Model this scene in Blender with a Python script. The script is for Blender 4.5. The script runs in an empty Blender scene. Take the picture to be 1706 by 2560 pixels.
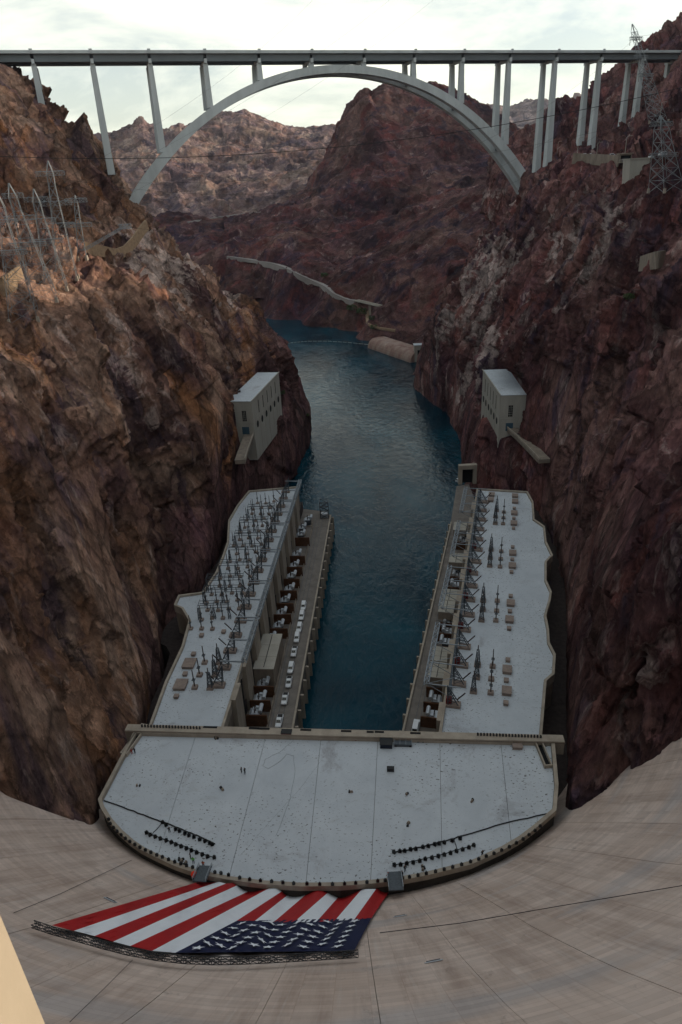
import bpy, bmesh, math, random
import numpy as np
from mathutils import Vector, Matrix
from mathutils.bvhtree import BVHTree
random.seed(7)
SC = bpy.context.scene
COL = SC.collection
# ------------------------------------------------------------------ camera
CAM_H = 182.0
PITCH, ROLL = math.radians(25.8), math.radians(3.0)
FP = 1706.7                                   # focal length in photograph pixels (24 mm equivalent)
aF = np.array([0, math.cos(PITCH), -math.sin(PITCH)])
aR0 = np.array([1.0, 0, 0]); aU0 = np.array([0, math.sin(PITCH), math.cos(PITCH)])
aR = math.cos(ROLL)*aR0 - math.sin(ROLL)*aU0
aU = math.sin(ROLL)*aR0 + math.cos(ROLL)*aU0
cam_d = bpy.data.cameras.new('camera'); cam = bpy.data.objects.new('camera', cam_d); COL.objects.link(cam)
cam_d.sensor_fit = 'VERTICAL'; cam_d.sensor_height = 36.0; cam_d.sensor_width = 24.0; cam_d.lens = 24.0
cam_d.clip_start = 0.5; cam_d.clip_end = 40000
cam.matrix_world = Matrix(((aR[0], aU[0], -aF[0], 0), (aR[1], aU[1], -aF[1], 0), (aR[2], aU[2], -aF[2], CAM_H), (0, 0, 0, 1)))
SC.camera = cam
# ------------------------------------------------------------------ sky, sun, exposure
SUN_EL, SUN_AZ = math.radians(14), math.radians(14)     # azimuth from +X towards +Y: low sun from the right, a little ahead
sdir = Vector((math.cos(SUN_EL)*math.cos(SUN_AZ), math.cos(SUN_EL)*math.sin(SUN_AZ), math.sin(SUN_EL)))
wd = bpy.data.worlds.new('World'); SC.world = wd; wd.use_nodes = True
nt = wd.node_tree; nt.nodes.clear()
def N(t, nt_, **kw):
    n = nt_.nodes.new(t)
    for k, v in kw.items(): setattr(n, k, v)
    return n
sky = N('ShaderNodeTexSky', nt, sky_type='NISHITA', sun_disc=False, sun_elevation=SUN_EL, sun_rotation=math.radians(90)-SUN_AZ,
        altitude=400, air_density=1.0, dust_density=2.0, ozone_density=1.0)
tc = N('ShaderNodeTexCoord', nt)
mp = N('ShaderNodeMapping', nt); mp.inputs['Scale'].default_value = (1.0, 1.0, 3.2)
nt.links.new(tc.outputs['Generated'], mp.inputs['Vector'])
cn = N('ShaderNodeTexNoise', nt); cn.inputs['Scale'].default_value = 3.4; cn.inputs['Detail'].default_value = 9; cn.inputs['Roughness'].default_value = 0.58
cn.inputs['Distortion'].default_value = 0.3
nt.links.new(mp.outputs[0], cn.inputs['Vector'])
cr = N('ShaderNodeMapRange', nt); cr.inputs[1].default_value = 0.42; cr.inputs[2].default_value = 0.60; cr.inputs[3].default_value = 0.0; cr.inputs[4].default_value = 0.9
nt.links.new(cn.outputs['Fac'], cr.inputs[0])
mx = N('ShaderNodeMix', nt, data_type='RGBA')
# thin cloud veils the sky: thicker towards the horizon, open overhead
sx = N('ShaderNodeSeparateXYZ', nt); nt.links.new(tc.outputs['Generated'], sx.inputs[0])
hz = N('ShaderNodeMapRange', nt); nt.links.new(sx.outputs['Z'], hz.inputs[0])
for i_, v_ in enumerate((0.02, 0.45, 0.45, 0.0)): hz.inputs[i_+1].default_value = v_
cl = N('ShaderNodeMath', nt, operation='MULTIPLY_ADD', use_clamp=True); nt.links.new(cr.outputs[0], cl.inputs[0]); cl.inputs[1].default_value = 0.7; nt.links.new(hz.outputs[0], cl.inputs[2])
nt.links.new(cl.outputs[0], mx.inputs[0]); nt.links.new(sky.outputs[0], mx.inputs[6]); mx.inputs[7].default_value = (7.7, 7.75, 6.6, 1)
bg = N('ShaderNodeBackground', nt); bg.inputs['Strength'].default_value = 0.15
wo = N('ShaderNodeOutputWorld', nt)
nt.links.new(mx.outputs[2], bg.inputs[0]); nt.links.new(bg.outputs[0], wo.inputs[0])
sl = bpy.data.lights.new('sun', 'SUN'); sl.energy = 3.0; sl.angle = math.radians(1.0); sl.color = (1.0, 0.86, 0.68)
so = bpy.data.objects.new('sun', sl); COL.objects.link(so); so.rotation_euler = sdir.to_track_quat('Z', 'Y').to_euler()
SC.view_settings.view_transform = 'Standard'; SC.view_settings.look = 'None'; SC.view_settings.gamma = 1
SC.view_settings.use_curve_mapping = False; SC.view_settings.exposure = 0.2
SC.cycles.max_bounces = 5; SC.cycles.diffuse_bounces = 1; SC.cycles.glossy_bounces = 2; SC.cycles.transmission_bounces = 2
SC.cycles.use_denoising = True; SC.cycles.adaptive_threshold = 0.02
# ------------------------------------------------------------------ surveying: sight lines from the camera station to map points
def ray(x, y): return aF + aR*((x-853)/FP) - aU*((y-1280)/FP)
def uz(x, y, z): d = ray(x, y); return np.array([0, 0, CAM_H]) + d*((z-CAM_H)/d[2])
def uy(x, y, Y): d = ray(x, y); return np.array([0, 0, CAM_H]) + d*(Y/d[1])
# ------------------------------------------------------------------ mesh helpers
def tag(o, label=None, cat=None, group=None, kind=None):
    if label: o['label'] = label
    if cat: o['category'] = cat
    if group: o['group'] = group
    if kind: o['kind'] = kind
    return o
def link(name, me, parent=None, loc=None):
    o = bpy.data.objects.new(name, me); COL.objects.link(o)
    if parent is not None: o.parent = parent
    if loc is not None: o.location = loc
    return o
def empty(name, loc=(0, 0, 0), rz=0.0):
    o = bpy.data.objects.new(name, None); COL.objects.link(o); o.location = loc; o.rotation_euler = (0, 0, rz); o.empty_display_size = 0.5
    return o
def copy_tree(o, parent=None):
    c = o.copy(); COL.objects.link(c)
    if parent is not None: c.parent = parent
    for ch in o.children: copy_tree(ch, c)
    return c
def V(*a): return Vector(a)
class MB:
    def __init__(s): s.v = []; s.f = []
    def add(s, vs, fs):
        b = len(s.v); s.v += [tuple(p) for p in vs]; s.f += [tuple(i+b for i in q) for q in fs]; return s
    def box(s, c, d, rz=0.0, top=1.0):
        hx, hy, hz = d[0]/2, d[1]/2, d[2]/2; co, si = math.cos(rz), math.sin(rz); vs = []
        for z, k in ((-hz, 1.0), (hz, top)):
            for x, y in ((-hx, -hy), (hx, -hy), (hx, hy), (-hx, hy)):
                x *= k; y *= k
                vs.append((c[0]+x*co-y*si, c[1]+x*si+y*co, c[2]+z))
        return s.add(vs, [(3, 2, 1, 0), (4, 5, 6, 7), (0, 1, 5, 4), (1, 2, 6, 5), (2, 3, 7, 6), (3, 0, 4, 7)])
    def bar(s, p, q, w, h=None):
        p = Vector(p); q = Vector(q); d = q-p
        if d.length < 1e-6: return s
        d.normalize(); a = d.cross(V(0, 0, 1))
        if a.length < 1e-3: a = V(1, 0, 0)
        a.normalize(); b = d.cross(a); a = a*(w/2); b = b*((h or w)/2)
        return s.add([p-a-b, p+a-b, p+a+b, p-a+b, q-a-b, q+a-b, q+a+b, q-a+b],
                     [(3, 2, 1, 0), (4, 5, 6, 7), (0, 1, 5, 4), (1, 2, 6, 5), (2, 3, 7, 6), (3, 0, 4, 7)])
    def tube(s, pts, r, n=6, cap=True):
        pts = [Vector(p) for p in pts]; m = len(pts); vs = []
        for i, p in enumerate(pts):
            d = (pts[min(i+1, m-1)]-pts[max(i-1, 0)]).normalized(); a = d.cross(V(0, 0, 1))
            if a.length < 1e-3: a = V(1, 0, 0)
            a.normalize(); b = d.cross(a); rr = r[i] if isinstance(r, (list, tuple)) else r
            vs += [p+(a*math.cos(t)+b*math.sin(t))*rr for t in [2*math.pi*k/n for k in range(n)]]
        fs = [(i*n+k, i*n+(k+1) % n, (i+1)*n+(k+1) % n, (i+1)*n+k) for i in range(m-1) for k in range(n)]
        if cap: fs += [tuple(range(n-1, -1, -1)), tuple((m-1)*n+k for k in range(n))]
        return s.add(vs, fs)
    def prism(s, poly, z0, z1):
        n = len(poly); vs = [(x, y, z0) for x, y in poly]+[(x, y, z1) for x, y in poly]
        return s.add(vs, [tuple(range(n-1, -1, -1)), tuple(range(n, 2*n))]+[(i, (i+1) % n, n+(i+1) % n, n+i) for i in range(n)])
    def build(s, name, mat, parent=None, loc=None, smooth=False):
        me = bpy.data.meshes.new(name); me.from_pydata(s.v, [], s.f); me.materials.append(mat)
        if smooth: me.polygons.foreach_set('use_smooth', [True]*len(me.polygons))
        me.update()
        return link(name, me, parent, loc)
def fast_mesh(name, P, mat, smooth=True):
    nu, nv = P.shape[:2]; me = bpy.data.meshes.new(name)
    idx = np.arange(nu*nv).reshape(nu, nv)
    q = np.stack([idx[:-1, :-1], idx[1:, :-1], idx[1:, 1:], idx[:-1, 1:]], -1).reshape(-1, 4)
    me.vertices.add(nu*nv); me.vertices.foreach_set('co', P.reshape(-1).astype(np.float32))
    me.loops.add(q.size); me.loops.foreach_set('vertex_index', q.reshape(-1).astype(np.int32))
    me.polygons.add(len(q)); me.polygons.foreach_set('loop_start', np.arange(0, q.size, 4, dtype=np.int32))
    me.polygons.foreach_set('loop_total', np.full(len(q), 4, np.int32))
    me.update(calc_edges=True); me.validate()
    if smooth: me.polygons.foreach_set('use_smooth', np.ones(len(q), bool))
    me.materials.append(mat)
    return me, q
# ------------------------------------------------------------------ materials
MATS = {}
def mat(name, col, rough=0.8, metal=0.0, var=0.0, scale=0.5, bump=0.0, bscale=2.0, spec=0.3, stretch=(1, 1, 1), col2=None):
    if name in MATS: return MATS[name]
    m = bpy.data.materials.new(name); m.use_nodes = True; t = m.node_tree; b = t.nodes['Principled BSDF']
    b.inputs['Roughness'].default_value = rough; b.inputs['Metallic'].default_value = metal; b.inputs['Specular IOR Level'].default_value = spec
    b.inputs['Base Color'].default_value = (*col, 1)
    if var or bump:
        g = N('ShaderNodeNewGeometry', t); mpn = N('ShaderNodeMapping', t); mpn.inputs['Scale'].default_value = stretch
        t.links.new(g.outputs['Position'], mpn.inputs['Vector'])
    if var:
        n = N('ShaderNodeTexNoise', t); n.inputs['Scale'].default_value = scale; n.inputs['Detail'].default_value = 6; n.inputs['Roughness'].default_value = 0.65
        t.links.new(mpn.outputs[0], n.inputs['Vector'])
        r = N('ShaderNodeMapRange', t); r.inputs[1].default_value = 0.3; r.inputs[2].default_value = 0.7
        t.links.new(n.outputs['Fac'], r.inputs[0])
        x = N('ShaderNodeMix', t, data_type='RGBA'); c2 = col2 or tuple(c*(1-var) for c in col)
        x.inputs[6].default_value = (*c2, 1); x.inputs[7].default_value = (*[min(1, c*(1+var*0.5)) for c in col], 1)
        t.links.new(r.outputs[0], x.inputs[0]); t.links.new(x.outputs[2], b.inputs['Base Color'])
    if bump:
        n = N('ShaderNodeTexNoise', t); n.inputs['Scale'].default_value = bscale; n.inputs['Detail'].default_value = 5
        t.links.new(mpn.outputs[0], n.inputs['Vector'])
        bp = N('ShaderNodeBump', t); bp.inputs['Strength'].default_value = 0.6; bp.inputs['Distance'].default_value = bump
        t.links.new(n.outputs['Fac'], bp.inputs['Height']); t.links.new(bp.outputs[0], b.inputs['Normal'])
    MATS[name] = m; return m
def ramp(t, inp, stops):
    r = N('ShaderNodeValToRGB', t); e = r.color_ramp.elements
    e[0].position = stops[0][0]; e[0].color = (*stops[0][1], 1); e[1].position = stops[-1][0]; e[1].color = (*stops[-1][1], 1)
    for p_, c_ in stops[1:-1]: k = e.new(p_); k.color = (*c_, 1)
    t.links.new(inp, r.inputs[0]); return r
def mixc(t, fac, a, b, mode='MIX'):
    x = N('ShaderNodeMix', t, data_type='RGBA', blend_type=mode)
    if hasattr(fac, 'links'): t.links.new(fac, x.inputs[0])
    else: x.inputs[0].default_value = fac
    for s_, i in ((a, 6), (b, 7)):
        if hasattr(s_, 'links'): t.links.new(s_, x.inputs[i])
        else: x.inputs[i].default_value = (*s_, 1)
    return x.outputs[2]
def rng(t, inp, a, b, c=0.0, d=1.0):
    r = N('ShaderNodeMapRange', t); t.links.new(inp, r.inputs[0])
    for i, v_ in enumerate((a, b, c, d)): r.inputs[i+1].default_value = v_
    return r.outputs[0]
def noise(t, vec, scale, detail=5, rough=0.6, dist=0.0):
    n = N('ShaderNodeTexNoise', t); n.inputs['Scale'].default_value = scale; n.inputs['Detail'].default_value = detail
    n.inputs['Roughness'].default_value = rough; n.inputs['Distortion'].default_value = dist
    t.links.new(vec, n.inputs['Vector']); return n.outputs['Fac']
def rock_mat(name, pal, bed=(0.3, 0.2, -0.9), fine=1.0, vein_or_band=None, shade_contact=None):
    """pal: dark, mid, light, rust, bluish, pale"""
    m = bpy.data.materials.new(name); m.use_nodes = True; t = m.node_tree; b = t.nodes['Principled BSDF']
    b.inputs['Roughness'].default_value = 0.95; b.inputs['Specular IOR Level'].default_value = 0.1
    g = N('ShaderNodeNewGeometry', t)
    vw = g.outputs['Position']; bd = Vector(bed).normalized()
    def bedded(k):
        dt = N('ShaderNodeVectorMath', t, operation='DOT_PRODUCT'); t.links.new(vw, dt.inputs[0]); dt.inputs[1].default_value = bd
        sc_ = N('ShaderNodeVectorMath', t, operation='SCALE'); sc_.inputs[0].default_value = bd*k; t.links.new(dt.outputs['Value'], sc_.inputs['Scale'])
        sb = N('ShaderNodeVectorMath', t, operation='SUBTRACT'); t.links.new(vw, sb.inputs[0]); t.links.new(sc_.outputs[0], sb.inputs[1]); return sb.outputs[0]
    vs = bedded(0.72)
    c = ramp(t, noise(t, vw, 0.013*fine, 4, 0.65, 0.6), ((0.36, pal[0]), (0.48, pal[1]), (0.62, pal[2]))).outputs[0]
    c = mixc(t, rng(t, noise(t, vs, 0.030*fine, 3, 0.6, 1.0), 0.50, 0.64, 0, 0.8), c, pal[3])
    c = mixc(t, rng(t, noise(t, vs, 0.036*fine, 4, 0.65, 1.4), 0.53, 0.64, 0, 0.85), c, pal[4])
    c = mixc(t, rng(t, noise(t, vs, 0.085*fine, 5, 0.72, 0.8), 0.57, 0.70, 0, 0.8), c, pal[5])
    if shade_contact:                                   # dark maroon unit, with lower-canyon shade painted in, below a tilted, ragged contact
        n_, off_, cm = shade_contact
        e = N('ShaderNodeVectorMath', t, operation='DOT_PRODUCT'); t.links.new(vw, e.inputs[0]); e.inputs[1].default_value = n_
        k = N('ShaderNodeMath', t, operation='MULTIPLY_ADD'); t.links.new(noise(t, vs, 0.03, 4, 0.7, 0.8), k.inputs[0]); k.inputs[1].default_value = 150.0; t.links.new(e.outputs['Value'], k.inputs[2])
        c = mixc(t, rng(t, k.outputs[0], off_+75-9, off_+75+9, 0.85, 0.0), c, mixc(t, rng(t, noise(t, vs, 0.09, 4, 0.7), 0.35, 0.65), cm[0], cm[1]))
    if vein_or_band:
        for (p0, n_, w_, zlo, zhi) in vein_or_band:
            d = N('ShaderNodeVectorMath', t, operation='SUBTRACT'); t.links.new(vw, d.inputs[0]); d.inputs[1].default_value = p0
            e = N('ShaderNodeVectorMath', t, operation='DOT_PRODUCT'); t.links.new(d.outputs[0], e.inputs[0]); e.inputs[1].default_value = n_
            k = N('ShaderNodeMath', t, operation='MULTIPLY_ADD'); t.links.new(rng(t, noise(t, vw, 0.06, 4, 0.7), 0.3, 0.7, -1, 1), k.inputs[0]); k.inputs[1].default_value = w_*1.8; t.links.new(e.outputs['Value'], k.inputs[2])
            ab = N('ShaderNodeMath', t, operation='ABSOLUTE'); t.links.new(k.outputs[0], ab.inputs[0])
            sp = N('ShaderNodeSeparateXYZ', t); t.links.new(vw, sp.inputs[0])
            f1 = N('ShaderNodeMath', t, operation='MULTIPLY'); t.links.new(rng(t, ab.outputs[0], w_*0.35, w_, 0.9, 0.0), f1.inputs[0])
            zz = N('ShaderNodeMath', t, operation='MULTIPLY'); t.links.new(rng(t, sp.outputs['Z'], zlo, zlo+12), zz.inputs[0]); t.links.new(rng(t, sp.outputs['Z'], zhi-12, zhi, 1, 0), zz.inputs[1]); t.links.new(zz.outputs[0], f1.inputs[1])
            yy = N('ShaderNodeMath', t, operation='MULTIPLY'); t.links.new(f1.outputs[0], yy.inputs[0]); t.links.new(rng(t, sp.outputs['Y'], 380, 400), yy.inputs[1])
            c = mixc(t, yy.outputs[0], c, pal[5])
    sml = noise(t, bedded(0.55), 1.0*fine, 6, 0.80, 0.2)
    wp = N('ShaderNodeVectorMath', t, operation='ADD'); t.links.new(bedded(0.45), wp.inputs[0]); ws = N('ShaderNodeVectorMath', t, operation='SCALE'); ws.inputs[0].default_value = (3.5/fine, 2.4/fine, 3.0/fine); t.links.new(sml, ws.inputs['Scale']); t.links.new(ws.outputs[0], wp.inputs[1])
    def cells(sc_, feat='F1'):
        v_ = N('ShaderNodeTexVoronoi', t); v_.feature = feat; v_.inputs['Scale'].default_value = sc_*fine; t.links.new(wp.outputs[0], v_.inputs['Vector']); return v_
    def lum(v_, lo, hi):
        q = N('ShaderNodeSeparateXYZ', t); t.links.new(v_.outputs['Color'], q.inputs[0]); r_ = N('ShaderNodeCombineXYZ', t); k = rng(t, q.outputs[0], 0, 1, lo, hi)
        for i in range(3): t.links.new(k, r_.inputs[i])
        return r_.outputs[0]
    vc = cells(0.30)
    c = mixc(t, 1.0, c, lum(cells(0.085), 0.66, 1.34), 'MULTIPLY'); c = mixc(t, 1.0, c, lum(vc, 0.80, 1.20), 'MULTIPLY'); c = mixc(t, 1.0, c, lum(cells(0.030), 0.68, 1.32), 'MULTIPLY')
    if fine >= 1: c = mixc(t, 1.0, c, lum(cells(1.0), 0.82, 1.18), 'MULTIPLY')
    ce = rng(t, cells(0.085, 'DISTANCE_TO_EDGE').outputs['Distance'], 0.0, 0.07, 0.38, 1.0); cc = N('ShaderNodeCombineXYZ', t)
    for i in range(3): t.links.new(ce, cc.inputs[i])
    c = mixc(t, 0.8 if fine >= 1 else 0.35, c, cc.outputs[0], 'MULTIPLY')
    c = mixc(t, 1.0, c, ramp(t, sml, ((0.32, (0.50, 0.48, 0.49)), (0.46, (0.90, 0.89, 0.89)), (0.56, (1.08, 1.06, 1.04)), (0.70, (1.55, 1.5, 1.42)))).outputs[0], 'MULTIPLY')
    t.links.new(c, b.inputs['Base Color'])
    hh = N('ShaderNodeMath', t, operation='MULTIPLY_ADD'); t.links.new(vc.outputs['Distance'], hh.inputs[0]); hh.inputs[1].default_value = 0.3; t.links.new(sml, hh.inputs[2])
    bp = N('ShaderNodeBump', t); bp.inputs['Strength'].default_value = 1.0; bp.inputs['Distance'].default_value = 1.7/fine
    t.links.new(hh.outputs[0], bp.inputs['Height']); t.links.new(bp.outputs[0], b.inputs['Normal'])
    return m
# ------------------------------------------------------------------ noise on arrays
_rs = np.random.RandomState(11); _perm = _rs.permutation(256); _perm = np.concatenate([_perm, _perm, _perm])
_gr = _rs.normal(size=(256, 3)); _gr /= np.linalg.norm(_gr, axis=1)[:, None]
_cell = _rs.rand(256, 6)
def _hash(ix, iy, iz): return _perm[_perm[_perm[ix & 255] + (iy & 255)] + (iz & 255)]
def perlin(p):
    i = np.floor(p).astype(np.int64); fr = p-i; w = fr*fr*fr*(fr*(fr*6-15)+10); out = 0
    for dx in (0, 1):
        for dy in (0, 1):
            for dz in (0, 1):
                g_ = _gr[_hash(i[..., 0]+dx, i[..., 1]+dy, i[..., 2]+dz)]
                d = (fr[..., 0]-dx)*g_[..., 0]+(fr[..., 1]-dy)*g_[..., 1]+(fr[..., 2]-dz)*g_[..., 2]
                out = out + d*(w[..., 0] if dx else 1-w[..., 0])*(w[..., 1] if dy else 1-w[..., 1])*(w[..., 2] if dz else 1-w[..., 2])
    return out*1.6
def fbm(p, o=4, g=0.5):
    s = 0; a = 1.0
    for k in range(o): s = s+a*perlin(p*(2.03**k)+k*17.3); a *= g
    return s
def ridged(p, o=4, g=0.55):
    s = 0; a = 1.0
    for k in range(o): s = s+a*(1-2*np.abs(perlin(p*(2.07**k)+k*9.1))); a *= g
    return s
def facets(p):
    """blocky rock: every cell of a jittered grid is its own tilted plane"""
    i = np.floor(p).astype(np.int64); best = np.full(p.shape[:-1], 1e9); val = np.zeros(p.shape[:-1])
    for dx in (-1, 0, 1):
        for dy in (-1, 0, 1):
            for dz in (-1, 0, 1):
                j = i+np.array([dx, dy, dz]); c = _cell[_hash(j[..., 0], j[..., 1], j[..., 2])]
                e = p-j-c[..., :3]; d = (e*e).sum(-1); k = d < best
                v_ = (c[..., 3]-0.5)*1.3+(e*(np.roll(c, 2, -1)[..., :3]-0.5)).sum(-1)*1.5
                best = np.where(k, d, best); val = np.where(k, v_, val)
    return val
def rot(p, ax, ay):
    cx, sx, cy, sy = math.cos(ax), math.sin(ax), math.cos(ay), math.sin(ay)
    y = p[..., 1]*cx-p[..., 2]*sx; z = p[..., 1]*sx+p[..., 2]*cx; x = p[..., 0]*cy+z*sy; z = -p[..., 0]*sy+z*cy
    return np.stack([x, y, z], -1)
def normals(P):
    du = np.gradient(P, axis=0); dv = np.gradient(P, axis=1); n = np.cross(du, dv)
    return n/np.maximum(np.linalg.norm(n, axis=-1), 1e-9)[..., None]
# ------------------------------------------------------------------ canyon walls
def resample(pts, fr):
    pts = np.array(pts, float); L = np.concatenate([[0], np.cumsum(np.linalg.norm(np.diff(pts, axis=0), axis=1))]); L /= L[-1]
    return np.stack([np.interp(fr, L, pts[:, k]) for k in range(3)], -1)
def sheet(stations, nu, nv, vpow):
    """a wall swept through surveyed cross-sections: each station is (Y, [(X,Z) ...])"""
    fr = np.linspace(0, 1, nv)**vpow
    C = np.stack([resample([(x, Y, z) for x, z in prof], fr) for Y, prof in stations])      # S,nv,3
    Ys = np.array([s_[0] for s_ in stations], float); par = np.log(Ys+60); tt = np.linspace(par[0], par[-1], nu)
    S = len(Ys); out = np.zeros((nu, nv, 3)); T = np.zeros_like(C)
    for k in range(S):
        a, b_ = max(k-1, 0), min(k+1, S-1); T[k] = (C[b_]-C[a])/(par[b_]-par[a])
    for n_, t in enumerate(tt):
        k = min(max(np.searchsorted(par, t, side='right')-1, 0), S-2); h = par[k+1]-par[k]; u = (t-par[k])/h
        out[n_] = (2*u**3-3*u*u+1)*C[k]+(u**3-2*u*u+u)*h*T[k]*0.7+(-2*u**3+3*u*u)*C[k+1]+(u**3-u*u)*h*T[k+1]*0.7
    return out
def px(Y, *pts): return [(float(q[0]), float(q[2])) for q in (uy(a, b_, Y) for a, b_ in pts)]
LEFT = [
 (80, [(-118, -45), (-122, 60), (-130, 110), (-150, 180), (-200, 232), (-330, 262)]),
 (104, [(-88, -45), (-90, 50), (-98, 80), (-110, 120), (-132, 180), (-190, 228), (-330, 262)]),
 (120, [(-68, -45), (-69, 38), (-80, 56), (-92, 85), (-108, 130), (-132, 180), (-185, 225), (-330, 262)]),
 (140, [(-70, -45), (-71, 38), (-78, 55), (-90, 80), (-106, 120), (-135, 172), (-185, 220), (-330, 262)]),
 (165, [(-68, -45), (-69, 28), (-80, 52), (-97, 80), (-116, 120), (-142, 160), (-190, 215), (-330, 262)]),
 (200, [(-70, -45), (-71, 26), (-84, 58), (-104, 98), (-126, 135), (-156, 168), (-200, 205), (-335, 262)]),
 (238, [(-76, -45), (-77, 26), (-93, 76), (-118, 125), (-146, 158), (-186, 185), (-225, 215), (-345, 265)]),
 (262, [(-66, -45), (-67, 26), (-84, 72), (-108, 122), (-140, 156), (-180, 182), (-222, 214), (-345, 268)]),
 (300, [(-60, -45), (-62, 30), (-70, 76), (-90, 118), (-120, 148), (-160, 170), (-215, 205), (-350, 272)]),
 (350, [(-56, -45), (-57, 28), (-60, 80), (-77, 113), (-98, 142), (-130, 163), (-168, 186), (-225, 225), (-355, 290)]),
 (400, [(-34, -45), (-45, 30), (-55, 60), (-66, 88), (-85, 118), (-108, 145), (-138, 165), (-172, 196), (-230, 245), (-365, 310)]),
 (460, [(-22, -45), (-28, 20), (-38, 52), (-52, 82), (-76, 110), (-102, 136), (-128, 160), (-148, 188), (-182, 228), (-222, 258), (-370, 330)]),
 (530, [(-22, -45)] + px(530, (770, 1010), (700, 880), (620, 770), (480, 680), (365, 575)) + [(-148, 172), (-172, 208), (-190, 238), (-228, 260), (-370, 345)]),
 (592, [(-46, -45), (-60, 40), (-95, 98), (-128, 140)] + px(592, (345, 525), (322, 470), (225, 332), (100, 222), (0, 152)) + [(-390, 352)]),
 (650, [(-80, -45), (-95, 40), (-130, 95), (-165, 140), (-195, 175), (-215, 212), (-240, 245), (-262, 265), (-395, 350)]),
 (720, [(-130, -45), (-150, 50), (-190, 110), (-240, 170), (-290, 230), (-420, 340)]),
 (1000, [(-330, -45), (-360, 60), (-400, 130), (-450, 190), (-520, 230), (-620, 300)]),
]
RIGHT = [  # unseen outer points shaped for light: high for shade, low saddle for sun
 (80, [(108, -45), (112, 60), (126, 110), (160, 185), (235, 200), (400, 205)]),
 (104, [(88, -45), (92, 50), (104, 85), (130, 140), (165, 190), (245, 205), (400, 215)]),
 (122, [(53, -45), (55, 38), (68, 47), (81, 58), (96, 84), (118, 135), (160, 195), (250, 245), (400, 275)]),
 (145, [(62, -45), (63, 36), (68, 66), (84, 105), (108, 150), (152, 205), (245, 265), (400, 310)]),
 (190, [(76, -45), (77, 26), (84, 60), (105, 108), (132, 160), (172, 215), (255, 290), (400, 360)]),
 (250, [(94, -45), (95, 26), (104, 65), (124, 110), (150, 155), (190, 210), (262, 300), (405, 440)]),
 (330, [(105, -45), (106, 26), (115, 58), (127, 98), (140, 126), (162, 157), (195, 205), (265, 290), (410, 440)]),
 (400, [(77, -45), (86, 25), (98, 52), (110, 77), (126, 105), (143, 130), (166, 160), (190, 190), (232, 222), (305, 252), (425, 290)]),
 (480, [(81, -45), (99, 35), (117, 77), (141, 128), (164, 163), (190, 186), (224, 202), (305, 216), (435, 225)]),
 (560, [(86, -45), (101, 40), (120, 85), (144, 125), (166, 160), (186, 187), (222, 190), (248, 206), (335, 226), (455, 248)]),
 (650, [(70, -45)] + px(650, (1045, 890), (1080, 820), (1130, 720), (1225, 640), (1270, 560), (1322, 450), (1400, 388)) + [(240, 196), (275, 222), (350, 295), (480, 420)]),
 (720, [(104, -45), (132, 60), (168, 120), (200, 172), (222, 192), (265, 204), (310, 245), (365, 305), (500, 420)]),
 (860, [(125, -45), (170, 70), (205, 130)] + px(860, (1262, 400), (1290, 350), (1390, 290), (1450, 250), (1500, 215), (1560, 160), (1640, 100), (1706, 55)) + [(640, 440)]),
 (1150, [(330, -45), (380, 80), (440, 160), (520, 230), (640, 300), (900, 380)]),
]
def rocky(P, D, amp=1.0):
    n = normals(P)
    if n[..., 2].mean() < 0: n = -n
    aq = beds(P, D, 0.68)
    wq = aq+2.2*np.stack([fbm(P/13.0+k*7, 2) for k in range(3)], -1); d = 5.0*ridged(P/95.0+3.1, 3)+2.4*ridged(aq/24.0, 3)+10.0*facets(wq/36.0+2)+6.0*facets(wq/15.0)+2.4*facets(aq/5.6+5)+1.0*facets(aq/2.5+9)+0.4*fbm(P/2.2, 2); d = d-d.mean()
    a = np.clip((P[..., 2]-26)/34.0, 0.15, 1.0)
    d = np.where((P[..., 1] < 372) & (P[..., 2] < 90), np.minimum(d, 3.0), d)
    return P+n*((d-1.0)*a*amp)[..., None]
def bvh(P):
    nu, nv = P.shape[:2]; idx = np.arange(nu*nv).reshape(nu, nv); q = np.stack([idx[:-1, :-1], idx[1:, :-1], idx[1:, 1:], idx[:-1, 1:]], -1).reshape(-1, 4)
    return BVHTree.FromPolygons(P.reshape(-1, 3).tolist(), q.tolist())
def hit(x, y, trees=None):
    """where a sight line meets the rock"""
    d = Vector(ray(x, y)).normalized(); best = None
    for T in (trees or TREES):
        h = T.ray_cast(V(0, 0, CAM_H), d)
        if h[0] is not None and (best is None or h[3] < best[1]): best = (h[0], h[3])
    return best[0] if best else None
def strata(st, a, b_):
    T = bvh(sheet(st, 90, 90, 1.25)); d = hit(*b_, [T])-hit(*a, [T]); return np.array(d.normalized())
DL = strata(LEFT, (230, 680), (430, 1040)); DR = strata(RIGHT, (1400, 760), (1300, 1150))      # dip of the rock beds
def beds(P, D, k): return P-D*((P*D).sum(-1, keepdims=True)*k)
PL = rocky(sheet(LEFT, 540, 580, 1.25), DL)
PR = rocky(sheet(RIGHT, 530, 580, 1.25), DR)
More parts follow.
